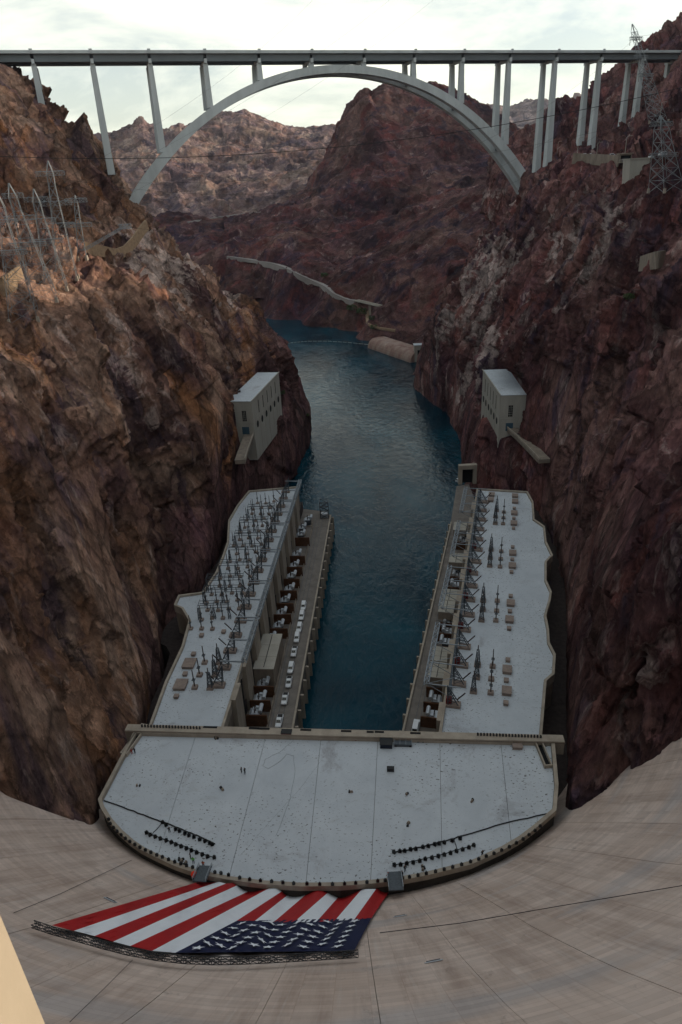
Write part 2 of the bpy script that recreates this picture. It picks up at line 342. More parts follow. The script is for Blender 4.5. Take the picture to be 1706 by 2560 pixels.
# notches cut in the walls for the two valve houses
def notch(P, side, x0, x1, z0, z1):
    xb = np.interp(P[..., 1], [376, 450], [x0, x1]); k = np.clip((P[..., 1]-366)/8, 0, 1)*np.clip((458-P[..., 1])/8, 0, 1)*np.clip((P[..., 2]-z0)/4, 0, 1)*np.clip((z1-P[..., 2])/8, 0, 1)
    t_ = np.minimum(P[..., 0], xb) if side < 0 else np.maximum(P[..., 0], xb)
    P[..., 0] = P[..., 0]*(1-k)+t_*k
notch(PL, -1, -58.5, -50.0, 44, 84); notch(PR, 1, 109.0, 114.0, 42, 82)
TREES = []
TL, TR = bvh(PL), bvh(PR)
def vplane(T, a, b_, c, w, zlo, zhi):
    p = [hit(*q, [T]) for q in (a, b_, c)]
    if None in p: return None
    n_ = (p[1]-p[0]).cross(p[2]-p[0]).normalized(); return (tuple(p[0]), tuple(n_), w, zlo, zhi)
veins_r = [v_ for v_ in (vplane(TR, (1236, 620), (1216, 850), (1112, 1085), 3.0, 8, 150), vplane(TR, (1180, 690), (1120, 800), (1090, 930), 3.2, 20, 118), vplane(TR, (1560, 560), (1530, 680), (1500, 900), 3.0, 60, 170)) if v_]
pale_bands_l = [v_ for v_ in (vplane(TL, (190, 640), (260, 800), (420, 1060), 6.0, 60, 172), vplane(TL, (300, 680), (420, 860), (500, 1080), 4.0, 40, 165)) if v_]  # pale bands slanting down across the left wall
M_left = rock_mat('rock_left', ((0.135, 0.072, 0.070), (0.33, 0.19, 0.135), (0.50, 0.33, 0.245), (0.45, 0.20, 0.09), (0.14, 0.092, 0.112), (0.68, 0.52, 0.45)), DL, 1.0, pale_bands_l, ((-0.55, -0.12, 0.80), 42.0, ((0.058, 0.026, 0.034), (0.135, 0.066, 0.068))))
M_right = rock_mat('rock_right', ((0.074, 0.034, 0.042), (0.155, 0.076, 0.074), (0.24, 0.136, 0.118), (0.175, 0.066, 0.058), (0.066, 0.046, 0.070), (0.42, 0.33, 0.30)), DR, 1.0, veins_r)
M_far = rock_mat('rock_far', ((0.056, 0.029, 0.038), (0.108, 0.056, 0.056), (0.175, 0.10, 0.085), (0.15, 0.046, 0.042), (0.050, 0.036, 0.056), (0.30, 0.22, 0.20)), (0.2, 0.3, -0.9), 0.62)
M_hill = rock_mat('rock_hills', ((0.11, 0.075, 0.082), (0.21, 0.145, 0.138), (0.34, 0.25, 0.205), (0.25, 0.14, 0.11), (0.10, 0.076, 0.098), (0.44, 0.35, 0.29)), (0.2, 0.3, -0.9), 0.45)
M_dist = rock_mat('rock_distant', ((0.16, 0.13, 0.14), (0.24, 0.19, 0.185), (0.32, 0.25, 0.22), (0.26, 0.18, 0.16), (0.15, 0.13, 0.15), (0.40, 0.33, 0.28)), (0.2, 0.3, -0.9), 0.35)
def terrain(name, P, m):
    me, q = fast_mesh(name, P, m, smooth=False); o = link(name, me); tag(o, kind='structure')
    TREES.append(TL if P is PL else TR if P is PR else BVHTree.FromPolygons(P.reshape(-1, 3).tolist(), q.tolist())); return o
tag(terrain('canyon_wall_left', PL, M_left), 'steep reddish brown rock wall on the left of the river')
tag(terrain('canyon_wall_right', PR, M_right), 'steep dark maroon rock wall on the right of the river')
# ------------------------------------------------------------------ far terrain: thin-plate surface through surveyed points
FAR = [ # px, py, Y
 (570, 645, 1230), (640, 655, 1180), (750, 690, 1080), (830, 738, 1000), (870, 755, 960), (950, 768, 900),
 (640, 720, 1180), (760, 760, 1060), (900, 800, 940), (480, 600, 1400), (400, 560, 1450),
 (560, 600, 1380), (700, 610, 1300), (820, 640, 1150), (900, 690, 1020), (980, 720, 940),
 (930, 590, 1180), (1050, 560, 1120), (1000, 650, 1000), (1080, 680, 920), (1130, 600, 980), (1200, 520, 1050), (1250, 470, 1100),
]
FW = [(-60, 700, -14), (0, 700, -14), (55, 740, -12), (-100, 850, -14), (0, 850, -14), (45, 850, -12), (20, 930, -10), (-60, 960, -14), (-160, 1060, -14), (-260, 1130, -14), (-380, 1180, -14), (-520, 1220, -14),
      (112, 770, 4), (88, 850, 4), (68, 925, 4), (20, 965, 4), (-40, 1040, 4), (-110, 1125, 4), (-200, 1200, 5), (-340, 1260, 6), (-500, 1300, 8),
      (160, 720, 30), (200, 800, 60), (260, 950, 110), (420, 1200, 170), (-700, 1500, 120), (500, 1500, 200), (0, 1500, 130), (-300, 1550, 140)]
pts = np.array([uy(a, b_, Y) for a, b_, Y in FAR]+[np.array(w_, float) for w_ in FW])
def tps_fit(xy, z, lam=1e-4):
    s = xy/1000.0; n = len(s); r2 = ((s[:, None]-s[None])**2).sum(-1); K = np.where(r2 > 0, 0.5*r2*np.log(r2+1e-12), 0)+lam*np.eye(n)
    Pm = np.concatenate([np.ones((n, 1)), s], 1); A = np.block([[K, Pm], [Pm.T, np.zeros((3, 3))]])
    c = np.linalg.solve(A, np.concatenate([z, np.zeros(3)]))
    def f(q):
        q = q/1000.0; out = c[n]+q[..., 0]*c[n+1]+q[..., 1]*c[n+2]
        for k in range(n):
            r = ((q-s[k])**2).sum(-1); out = out+c[k]*np.where(r > 0, 0.5*r*np.log(r+1e-12), 0)
        return out
    return f
tps = tps_fit(pts[:, :2], pts[:, 2])
nu, nv = 330, 230
rr = np.exp(np.linspace(math.log(690), math.log(1500), nv)); an = np.linspace(-0.42, 0.42, nu)
Xg = np.tan(an)[:, None]*rr[None]; Yg = np.ones(nu)[:, None]*rr[None]
Zg = tps(np.stack([Xg, Yg], -1)); Pf = np.stack([Xg, Yg, Zg], -1)
amp = np.clip((Zg+1)/45.0, 0.03, 1.0)
Pf[..., 2] += amp*(9*(ridged(Pf/150.0, 4)-0.6)+4*facets(Pf/34.0)+2.4*facets(Pf/13.0)+1.2*fbm(Pf/6.0, 2))
tag(terrain('river_bank', Pf, M_far), 'reddish scree slopes rising from the far river bank')
def hills(name, label, stations, nu, nv, amp, m, off=(0, 0)):
    P = sheet([(Y, px(Y, *[(a+off[0], b_+off[1]) for a, b_ in l])) for Y, l in stations], nu, nv, 1.0)
    n = normals(P); n = np.where(n[..., 2:3] < 0, -n, n)
    sc = amp/10.0
    d = amp*(1.0*(ridged(P/(150*sc), 4)-0.5)+0.45*facets(P*np.array([1, 1, .5])/(38*sc))+0.25*facets(P/(15*sc))+0.12*fbm(P/(6*sc), 2))
    d -= d.mean()
    return tag(terrain(name, P+n*d[..., None], m), label)
hills('mountain', 'dark rugged mountain standing in the middle behind the arch', [
 (1130, [(560, 760), (640, 740), (760, 740), (880, 720), (1000, 700), (1120, 680), (1250, 620), (1420, 540)]),
 (1350, [(560, 575), (640, 555), (700, 540), (780, 522), (870, 500), (960, 480), (1060, 470), (1160, 450), (1260, 425), (1420, 385)]),
 (1550, [(560, 550), (640, 535), (700, 515), (780, 478), (815, 420), (865, 345), (930, 290), (1000, 300), (1080, 300), (1160, 310), (1240, 340), (1330, 375), (1440, 390)]),
 (1680, [(560, 560), (640, 540), (720, 510), (775, 470), (800, 400), (830, 345), (853, 300), (872, 268), (913, 227), (932, 238), (962, 216), (1000, 219), (1016, 227), (1087, 208), (1158, 232), (1223, 262), (1290, 310), (1330, 350), (1440, 390)]),
 (1900, [(560, 570), (640, 550), (720, 530), (780, 500), (850, 400), (920, 330), (1000, 300), (1090, 290), (1180, 310), (1300, 370), (1440, 400)]),
 (2300, [(560, 500), (720, 500), (900, 490), (1100, 480), (1300, 470), (1440, 460)])], 250, 300, 9, M_far)
hills('hills', 'far rocky hills on the left with sunlit tops', [
 (1700, [(180, 640), (350, 630), (500, 620), (650, 610), (760, 590), (880, 560)]),
 (2000, [(180, 500), (350, 490), (500, 490), (650, 480), (760, 465), (880, 450)]),
 (2300, [(180, 420), (300, 410), (400, 400), (500, 400), (600, 405), (700, 405), (780, 400), (880, 400)]),
 (2550, [(180, 365), (230, 352), (300, 325), (355, 299), (400, 322), (450, 312), (480, 330), (520, 345), (600, 352), (700, 360), (780, 355), (880, 350)]),
 (2850, [(180, 400), (300, 370), (355, 340), (450, 335), (500, 308), (545, 288), (610, 278), (660, 298), (715, 330), (770, 336), (820, 330), (880, 335)]),
 (3300, [(180, 430), (300, 420), (500, 380), (650, 345), (720, 334), (770, 330), (840, 322), (900, 335)]),
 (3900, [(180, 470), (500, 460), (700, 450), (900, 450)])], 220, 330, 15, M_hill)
hills('distant_range', 'pale hazy mountain range far behind the right columns', [
 (3600, [(1150, 420), (1230, 400), (1330, 400), (1430, 400), (1600, 380)]),
 (4300, [(1150, 330), (1230, 300), (1290, 300), (1360, 290), (1440, 290), (1600, 300)]),
 (4800, [(1150, 300), (1210, 266), (1235, 258), (1262, 268), (1290, 262), (1350, 250), (1400, 256), (1440, 248), (1480, 256), (1600, 280)]),
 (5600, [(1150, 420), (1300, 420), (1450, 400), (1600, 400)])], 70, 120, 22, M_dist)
# unseen outer slopes of the two rims; the right one is shaped for shade
def outer(name, P, sgn, m):
    e = P[::6, -1]; L = []
    shade_rise = np.clip((e[:, 1]-230)/150.0, -0.5, 1)*(1-1.4*np.exp(-((e[:, 1]-500)/95.0)**2)) if sgn > 0 else np.zeros(len(e))  # right side raised to shade the canyon, dipped to let sun through
    for k, (dx, z, up) in enumerate(((0, 0, 0), (70, 0, 40), (160, 0, 90), (320, -60, 110), (600, -160, 60), (1200, -330, 0), (2200, -600, 0))):
        q = e.copy(); q[:, 0] += sgn*dx; q[:, 2] += up*shade_rise; q[:, 2] = np.maximum(q[:, 2]+z, -45); L.append(q)
    Q = np.stack(L, 1); Q[:, 1:] += (fbm(Q[:, 1:]/140.0, 3)*22)[..., None]*np.array([0.3, 0.3, 1])
    me, _ = fast_mesh(name, Q, m); tag(link(name, me), 'unseen outer slope of the canyon rim', kind='structure')
def added_ridge(name, label, stations, m):
    P = sheet(stations, 60, 60, 1.0); P[..., 2] += fbm(P/160.0, 4)*26; me, _ = fast_mesh(name, P, m); tag(link(name, me), label, kind='structure')
added_ridge('ridge', 'added unseen ridge that shades the middle mountain', [(Y, [(640+f, -45), (800+f, 250), (1000+f, z), (1200+f, z+30), (1500+f, z-120), (2300+f, -45)]) for Y, f, z in ((1000, 60, 420), (1250, 120, 560), (1600, 200, 620), (1900, 260, 600), (2250, 330, 420), (2500, 380, 200))], M_right)  # out of view, added downstream to cast shade on the middle mountain
outer('hillside_left', PL, -1, M_left); outer('shade_hillside_right', PR, 1, M_right)
# ------------------------------------------------------------------ ground to the horizon
g_ = MB(); g_.add([(-30000, -3000, -30), (30000, -3000, -30), (30000, 34000, -30), (-30000, 34000, -30)], [(0, 1, 2, 3)])
tag(g_.build('ground', mat('desert', (0.22, 0.15, 0.11), 0.95, var=0.3, scale=0.002)), kind='structure')

# ------------------------------------------------------------------ river
def water_mat():
    m = bpy.data.materials.new('river_water'); m.use_nodes = True; t = m.node_tree; b = t.nodes['Principled BSDF']
    b.inputs['Base Color'].default_value = (0.004, 0.028, 0.040, 1); b.inputs['IOR'].default_value = 1.33; b.inputs['Specular IOR Level'].default_value = 0.25
    g = N('ShaderNodeNewGeometry', t); mp_ = N('ShaderNodeMapping', t); mp_.inputs['Scale'].default_value = (1, 0.55, 1); t.links.new(g.outputs['Position'], mp_.inputs['Vector'])
    big = noise(t, mp_.outputs[0], 0.03, 4, 0.6, 1.5)
    t.links.new(rng(t, big, 0.35, 0.65, 0.02, 0.24), b.inputs['Roughness'])
    c = mixc(t, rng(t, noise(t, mp_.outputs[0], 0.02, 3, 0.5, 0.5), 0.35, 0.65), (0.001, 0.018, 0.030), (0.002, 0.055, 0.082)); t.links.new(c, b.inputs['Base Color'])
    h = N('ShaderNodeMath', t, operation='ADD'); t.links.new(noise(t, mp_.outputs[0], 0.28, 4, 0.6, 0.8), h.inputs[0]); t.links.new(noise(t, mp_.outputs[0], 0.06, 4, 0.6, 1.5), h.inputs[1])
    bp = N('ShaderNodeBump', t); bp.inputs['Strength'].default_value = 0.35; bp.inputs['Distance'].default_value = 0.9
    t.links.new(h.outputs[0], bp.inputs['Height']); t.links.new(bp.outputs[0], b.inputs['Normal'])
    return m
w_ = MB(); w_.add([(-900, 90, 0), (260, 90, 0), (260, 1420, 0), (-900, 1420, 0)], [(0, 1, 2, 3)])
tag(w_.build('river', water_mat()), kind='structure')
# ------------------------------------------------------------------ concrete
def conc_uv():
    m = bpy.data.materials.new('dam_concrete'); m.use_nodes = True; t = m.node_tree; b = t.nodes['Principled BSDF']
    b.inputs['Roughness'].default_value = 0.9; b.inputs['Specular IOR Level'].default_value = 0.2
    uv = N('ShaderNodeUVMap', t); uv.uv_map = 'face'
    def st(sx, sy, off=0):
        k = N('ShaderNodeMapping', t); k.inputs['Scale'].default_value = (sx, sy, 1); k.inputs['Location'].default_value = (off, off, off); t.links.new(uv.outputs[0], k.inputs['Vector']); return k.outputs[0]
    c = mixc(t, rng(t, noise(t, st(0.05, 0.05), 1, 5, 0.6, 0.5), 0.35, 0.65), (0.60, 0.465, 0.39), (0.72, 0.585, 0.51))
    c = mixc(t, rng(t, noise(t, st(0.22, 0.020, 5), 1, 6, 0.68), 0.46, 0.68, 0, 0.62), c, (0.36, 0.255, 0.205))
    c = mixc(t, rng(t, noise(t, st(1.1, 0.035, 9), 1, 5, 0.7), 0.54, 0.72, 0, 0.45), c, (0.70, 0.63, 0.58))
    c = mixc(t, rng(t, noise(t, st(0.03, 0.45, 2), 1, 4, 0.6), 0.52, 0.70, 0, 0.28), c, (0.42, 0.325, 0.275))
    c = mixc(t, rng(t, noise(t, st(0.30, 0.14, 3), 1, 7, 0.78, 0.6), 0.58, 0.72, 0, 0.7), c, (0.33, 0.26, 0.22))
    c = mixc(t, rng(t, noise(t, st(0.02, 0.07, 13), 1, 3, 0.5), 0.56, 0.66, 0, 0.45), c, (0.42, 0.42, 0.44))
    br = N('ShaderNodeTexBrick', t); br.inputs['Scale'].default_value = 1; br.inputs['Brick Width'].default_value = 4.6; br.inputs['Row Height'].default_value = 1.52; br.inputs['Mortar Size'].default_value = 0.06
    br.inputs['Color1'].default_value = (1, 1, 1, 1); br.inputs['Color2'].default_value = (0.80, 0.79, 0.79, 1); br.inputs['Mortar'].default_value = (0.78, 0.74, 0.72, 1); br.offset = 0.0
    t.links.new(uv.outputs[0], br.inputs['Vector'])
    c = mixc(t, 0.8, c, br.outputs['Color'], 'MULTIPLY'); t.links.new(c, b.inputs['Base Color'])
    bp = N('ShaderNodeBump', t); bp.inputs['Strength'].default_value = 0.5; bp.inputs['Distance'].default_value = 0.08
    t.links.new(noise(t, st(1.2, 0.8), 1, 5, 0.7), bp.inputs['Height']); t.links.new(bp.outputs[0], b.inputs['Normal'])
    return m
M_dam = conc_uv()
M_conc = mat('concrete_buff', (0.40, 0.34, 0.275), 0.9, var=0.28, scale=0.25, bump=0.03, stretch=(1, 1, 0.3))
M_conc2 = mat('concrete_dark', (0.27, 0.22, 0.175), 0.9, var=0.35, scale=0.3, stretch=(1, 1, 0.35))
M_pale = mat('concrete_pale', (0.42, 0.39, 0.335), 0.85, var=0.22, scale=0.12, stretch=(1, 1, 0.25))
M_quay = mat('quay_paving', (0.20, 0.175, 0.155), 0.9, var=0.3, scale=0.25)
M_black = mat('black_metal', (0.012, 0.012, 0.013), 0.5)
M_steel = mat('galvanised_steel', (0.30, 0.33, 0.36), 0.5, 0.5)
M_dsteel = mat('weathered_steel', (0.10, 0.115, 0.13), 0.6, 0.4, var=0.3, scale=2)
M_dark = mat('dark_opening', (0.008, 0.008, 0.009), 0.9)
M_rust = mat('rusty_brown', (0.10, 0.045, 0.022), 0.85, var=0.4, scale=0.8)
def roof_mat():
    m = bpy.data.materials.new('white_roof'); m.use_nodes = True; t = m.node_tree; b = t.nodes['Principled BSDF']; b.inputs['Roughness'].default_value = 0.75
    g = N('ShaderNodeNewGeometry', t); p_ = g.outputs['Position']
    c = mixc(t, rng(t, noise(t, p_, 0.09, 6, 0.7, 0.5), 0.3, 0.7), (0.47, 0.505, 0.545), (0.58, 0.615, 0.65))
    mp_ = N('ShaderNodeMapping', t); mp_.inputs['Scale'].default_value = (1.3, 2.2, 1); mp_.inputs['Rotation'].default_value = (0, 0, 0.3); t.links.new(p_, mp_.inputs['Vector'])
    sp = N('ShaderNodeMath', t, operation='MULTIPLY')
    t.links.new(rng(t, noise(t, mp_.outputs[0], 1.0, 2, 0.5, 0.4), 0.645, 0.665), sp.inputs[0]); t.links.new(rng(t, noise(t, p_, 0.045, 4, 0.6), 0.36, 0.56), sp.inputs[1])
    c = mixc(t, sp.outputs[0], c, (0.07, 0.065, 0.06))
    c = mixc(t, rng(t, noise(t, p_, 0.05, 7, 0.74, 0.8), 0.56, 0.76, 0, 0.80), c, (0.17, 0.14, 0.145))
    c = mixc(t, rng(t, noise(t, mp_.outputs[0], 0.12, 6, 0.75, 1.0), 0.58, 0.75, 0, 0.45), c, (0.36, 0.36, 0.36))
    t.links.new(c, b.inputs['Base Color']); return m
M_roof = roof_mat()
# ------------------------------------------------------------------ dam
DX = -4.0
_dz = [20, 38, 60, 80, 100, 120, 150, 170, 182]
def dam_y0(z): return float(np.interp(z, _dz, [115, 98.6, 78.5, 60, 42.5, 26.3, 8.5, 1.0, -1.0]))
def dam_r(z): return float(np.interp(z, [20, 38, 80, 120, 182], [88, 95, 110, 125, 150]))
def dam_pt(th, z, off=0.0):
    """point on the downstream face at plan angle th and level z, moved off the face by off metres"""
    y0, R = dam_y0(z), dam_r(z)-off; c = y0+dam_r(z)
    dz = 1.5; sl = (dam_y0(z-dz)-dam_y0(z+dz))/(2*dz)
    return V(DX+R*math.sin(th), c-R*math.cos(th), z+off*sl*0.6)
dam = empty('dam', (DX, 0, 0))
tag(dam, 'huge curved buff concrete dam face sweeping down to the power plant', 'dam')
zl = [182, 178, 174, 170, 165, 160, 155, 150, 144, 138, 132, 126, 120, 114, 108, 102, 96, 90, 84, 78, 72, 66, 60, 54, 48, 43, 38, 30, 18]
step = math.radians(6.6); t0 = math.radians(-79.2+2.6)
for k in range(24):
    a0, a1 = t0+k*step, t0+(k+1)*step; g0 = 0.0004 if k % 2 else 0.0010
    ths = np.linspace(a0+g0/2, a1-g0/2, 5); off = 0.05*(k*37 % 5)/5; vs, fs, uvs = [], [], []
    for th in ths:
        s_ = 0; prev = None
        for z in zl:
            q = dam_pt(th, z, off); s_ = s_ + ((q-prev).length if prev else 0); prev = q
            vs.append(tuple(q-Vector(dam.location))); uvs.append((th*118.0, s_))
    n = len(zl); nb = len(vs)
    fs = [(i*n+j, i*n+j+1, (i+1)*n+j+1, (i+1)*n+j) for i in range(4) for j in range(n-1)]
    for i in (0, 4):                                    # joint cheeks
        for j in range(n):
            q = dam_pt(ths[i], zl[j], off-0.6)-Vector(dam.location); vs.append(tuple(q)); uvs.append(uvs[i*n+j])
        b0 = nb if i == 0 else nb+n
        fs += [(i*n+j, b0+j, b0+j+1, i*n+j+1) if i == 0 else (i*n+j, i*n+j+1, b0+j+1, b0+j) for j in range(n-1)]
    me = bpy.data.meshes.new('monolith'); me.from_pydata(vs, [], fs); me.materials.append(M_dam)
    ul = me.uv_layers.new(name='face'); ul.data.foreach_set('uv', [c for l in me.loops for c in uvs[l.vertex_index]])
    me.polygons.foreach_set('use_smooth', [True]*len(me.polygons)); me.set_sharp_from_angle(angle=0.6)
    link('monolith', me, dam)
# body of the dam behind the face panels, with crest roadway
cv, cf = [], []
ths = np.linspace(math.radians(-79), math.radians(79), 60); prof = [(z, -0.5) for z in zl]
for th in ths:
    for z in zl: cv.append(dam_pt(th, z, -0.6)-Vector(dam.location))
    cv.append(dam_pt(th, 182, -14)-Vector(dam.location)); cv.append(dam_pt(th, 182, -14)+V(0, 0, -150)-Vector(dam.location))
n = len(zl)+2
for i in range(59):
    for j in range(len(zl)-1): cf.append((i*n+j, i*n+j+1, (i+1)*n+j+1, (i+1)*n+j))
    cf.append((i*n, (i+1)*n, (i+1)*n+n-2, i*n+n-2)); cf.append((i*n+n-2, (i+1)*n+n-2, (i+1)*n+n-1, i*n+n-1))
MB().add(cv, cf).build('dam_body', M_conc2, dam)
# sunlit tower of the crest beside the viewpoint
tw = empty('crest_tower', (-5.9, 7.3, 0)); tag(tw, 'sunlit pale buff concrete tower side at the lower left corner', 'tower')
M_tower = mat('tower_concrete', (0.52, 0.44, 0.33), 0.9, var=0.12, scale=0.5, bump=0.02, bscale=1.5, stretch=(1, 1, 0.4), col2=(0.43, 0.355, 0.26))
# ------------------------------------------------------------------ arch bridge
ba = math.atan(0.3); BD = V(math.cos(ba), math.sin(ba), 0); BN = V(-math.sin(ba), math.cos(ba), 0); BO = V(18, 612, 0)
def bp(s_, t_, z): return BO+BD*s_+BN*t_+V(0, 0, z)
br = empty('arch_bridge', bp(0, 13, 175)); tag(br, 'long grey concrete arch bridge spanning the canyon on tall paired columns', 'bridge')
BL = Vector(br.location)
def bprism(prof, s0, s1, seg=1):
    m_ = MB(); n = len(prof); vs = []
    for k in range(seg+1):
        s_ = s0+(s1-s0)*k/seg; vs += [bp(s_, t_, z)-BL for t_, z in prof]
    fs = [(k*n+i, k*n+(i+1) % n, (k+1)*n+(i+1) % n, (k+1)*n+i) for k in range(seg) for i in range(n)]+[tuple(range(n)), tuple(seg*n+i for i in range(n-1, -1, -1))]
    return m_.add(vs, fs)
M_bconc = mat('bridge_concrete', (0.54, 0.57, 0.57), 0.8, var=0.22, scale=0.09, stretch=(1, 1, 0.3))
M_bsteel = mat('bridge_girder_steel', (0.22, 0.25, 0.27), 0.6, var=0.15, scale=0.05)
SCOL = [-257, -218.3, -180, -141, -102, -62.5, -22.5, 19.4, 61, 103, 145.5, 189, 232.6, 275.5, 318, 360]
S0, S1 = -300, 420
bprism([(0, 268.9), (26.8, 268.9), (26.8, 269.6), (0, 269.6)], S0, S1, 24).build('deck_slab', M_bconc, br)
for t_ in (0.0, 26.4): bprism([(t_, 269.604), (t_+0.4, 269.604), (t_+0.4, 270.75), (t_, 270.75)], S0, S1, 24).build('parapet', M_bconc, br)
for t_ in (3.0, 17.6):
    for k in range(len(SCOL)-1):
        bprism([(t_+0.7, 264.6), (t_+5.5, 264.6), (t_+6.2, 268.89), (t_, 268.89)], SCOL[k]+1.1, SCOL[k+1]-1.1, 1).build('box_girder', M_bsteel, br)
AH, ZC, ZS = 171.0, 261.8, 177.0
def arch_z(s_): u = s_/AH; return ZC-(ZC-ZS)*(0.80*u*u+0.20*u**4)
def arch_d(s_): return 5.3+1.8*abs(s_/AH)**2
for t_ in (2.0, 18.8):
    m_ = MB(); vs = []; NS = 64
    for k in range(NS+1):
        s_ = -AH-7+(2*AH+14)*k/NS; z = arch_z(s_); dz = (arch_z(s_+.5)-arch_z(s_-.5)); ln = math.hypot(1, dz); d = arch_d(s_)
        nx, nz = dz/ln, -1/ln
        for tt, dd in ((t_, 0), (t_+6, 0), (t_+6, d), (t_, d)): vs.append(bp(s_+nx*dd, tt, z+nz*dd)-BL)
    fs = [(k*4+i, k*4+(i+1) % 4, (k+1)*4+(i+1) % 4, (k+1)*4+i) for k in range(NS) for i in range(4)]
    m_.add(vs, fs).build('arch_rib', M_bconc, br)
for s_ in SCOL:
    if abs(s_) < 165:
        z = arch_z(s_)-1.2
        MB().bar(bp(s_, 8.0, z-1.5)-BL, bp(s_, 18.8, z-1.5)-BL, 2.2, 2.6).build('rib_strut', M_bsteel, br)
def gz(x, y, top=600.0):
    best = None
    for T in TREES:
        h = T.ray_cast(V(x, y, top), V(0, 0, -1))
        if h[0] is not None and (best is None or h[0].z > best): best = h[0].z
    return best if best is not None else 0.0
for s_ in SCOL:
    for t_ in (5.0, 21.8):
        zb = arch_z(s_) if abs(s_) < 170 else gz(*bp(s_, t_, 0)[:2], top=400)-4
        if zb > 262.3: continue
        zt = 263.2; w0 = 3.0; hgt = zt-zb; w1 = w0+hgt*0.018; dd = 2.3
        vs = [bp(s_+a*w/2*1.0, t_+b*w/2, z)-BL for z, w in ((zb, w1*1.25), (zt, w0*1.1)) for a, b in ((-1, -1), (1, -1), (1, 1), (-1, 1))]
        c_ = MB().add(vs, [(3, 2, 1, 0), (4, 5, 6, 7), (0, 1, 5, 4), (1, 2, 6, 5), (2, 3, 7, 6), (3, 0, 4, 7)]).build('column', M_bconc, br)
    MB().bar(bp(s_, 1.2, 264.6)-BL, bp(s_, 25.6, 264.6)-BL, 2.0, 2.8).build('cap_beam', M_bconc, br)
    MB().add([bp(s_+a, t_, z)-BL for z in (269.7, 271.6) for a, t_ in ((-1.1, -0.35), (1.1, -0.35), (1.1, -0.004), (-1.1, -0.004))], [(3, 2, 1, 0), (4, 5, 6, 7), (0, 1, 5, 4), (1, 2, 6, 5), (2, 3, 7, 6), (3, 0, 4, 7)]).build('parapet_pylon', M_bconc, br)
# ------------------------------------------------------------------ power plant
def poly_px(pts, z): return [tuple(float(c) for c in uz(a, b_, z)[:2]) for a, b_ in pts]
def ccw(p):
    a = sum(p[i][0]*p[(i+1) % len(p)][1]-p[(i+1) % len(p)][0]*p[i][1] for i in range(len(p))); return p if a > 0 else p[::-1]
def clip(poly, p0, nx, ny):
    out = []
    for i in range(len(poly)):
        a, b_ = poly[i], poly[(i+1) % len(poly)]; da = (a[0]-p0[0])*nx+(a[1]-p0[1])*ny; db = (b_[0]-p0[0])*nx+(b_[1]-p0[1])*ny
        if da >= 0: out.append(a)
        if (da >= 0) != (db >= 0): u = da/(da-db); out.append((a[0]+(b_[0]-a[0])*u, a[1]+(b_[1]-a[1])*u))
    return out
def inset(poly, d):
    poly = ccw(poly); n = len(poly); out = []
    for i in range(n):
        a, b_, c = V(*poly[i-1]), V(*poly[i]), V(*poly[(i+1) % n]); e1 = (b_-a).normalized(); e2 = (c-b_).normalized()
        n1 = V(-e1.y, e1.x); n2 = V(-e2.y, e2.x); m_ = n1+n2; m_ = m_/max(m_.length_squared, 0.3)*2
        out.append((b_.x+m_.x*d, b_.y+m_.y*d))
    return out
def slabs(poly, cuts, z0, z1, parent, gap=0.10):
    rest = poly; out = []
    for (a, b_) in cuts:                     # cut lines, ordered; keeps what lies on the left of each
        d = V(b_[0]-a[0], b_[1]-a[1]).normalized(); nx, ny = -d.y, d.x
        p_ = clip(rest, (a[0]+nx*gap/2, a[1]+ny*gap/2), nx, ny); rest = clip(rest, (a[0]-nx*gap/2, a[1]-ny*gap/2), -nx, -ny)
        if len(p_) > 2: out.append(p_)
    out.append(rest)
    for p_ in out:
        if len(p_) > 2: MB().prism(ccw(p_), z0, z1).build('roof_slab', M_roof, parent)
def ring(poly, w, z0, z1):
    poly = ccw(poly); i_ = inset(poly, w); n = len(poly); vs = [(*p_, z) for z in (z0, z1) for p_ in poly]+[(*p_, z) for z in (z0, z1) for p_ in i_]; fs = []
    for i in range(n):
        j = (i+1) % n; fs += [(i, j, n+j, n+i), (n+i, n+j, 3*n+j, 3*n+i), (2*n+j, 2*n+i, 3*n+i, 3*n+j)]
    return MB().add(vs, fs)
def parapets(poly, w, z0, z1, parent, m_, skip=()):
    poly = ccw(poly); i_ = inset(poly, w); n = len(poly)
    for i in range(n):
        if i in skip: continue
        j = (i+1) % n; p_ = [poly[i], poly[j], i_[j], i_[i]]
        MB().prism(p_, z0, z1).build('parapet', m_, parent)
CZ, WZ, QZ = 38.0, 30.0, 12.0
cen_px = [(336, 1826), (245, 1998), (252, 2020), (272, 2052), (297, 2080), (326, 2106), (352, 2124), (381, 2139), (435, 2164), (490, 2183), (570, 2199), (653, 2210), (750, 2216), (850, 2215), (940, 2208), (1010, 2199), (1070, 2188), (1179, 2161), (1261, 2123), (1305, 2097), (1343, 2068), (1392, 2025), (1397, 1960), (1387, 1850)]
CEN = ccw(poly_px(cen_px, CZ+1.2))
cp = empty('central_powerhouse', (0, 130, 0)); tag(cp, 'wide white-roofed powerhouse block with curved edge against the dam', 'powerhouse')
COFF = Vector(cp.location)
def off2(poly, o): return [(x-o.x, y-o.y) for x, y in poly]
cen_l = off2(CEN, COFF)
MB().prism(inset(cen_l, 0.3), 0.0, CZ-0.25).build('wall', mat('shade_dark_concrete', (0.07, 0.06, 0.052), 0.95, var=0.4, scale=0.3), cp)  # near-black base colour stands for shade in the gap against the dam
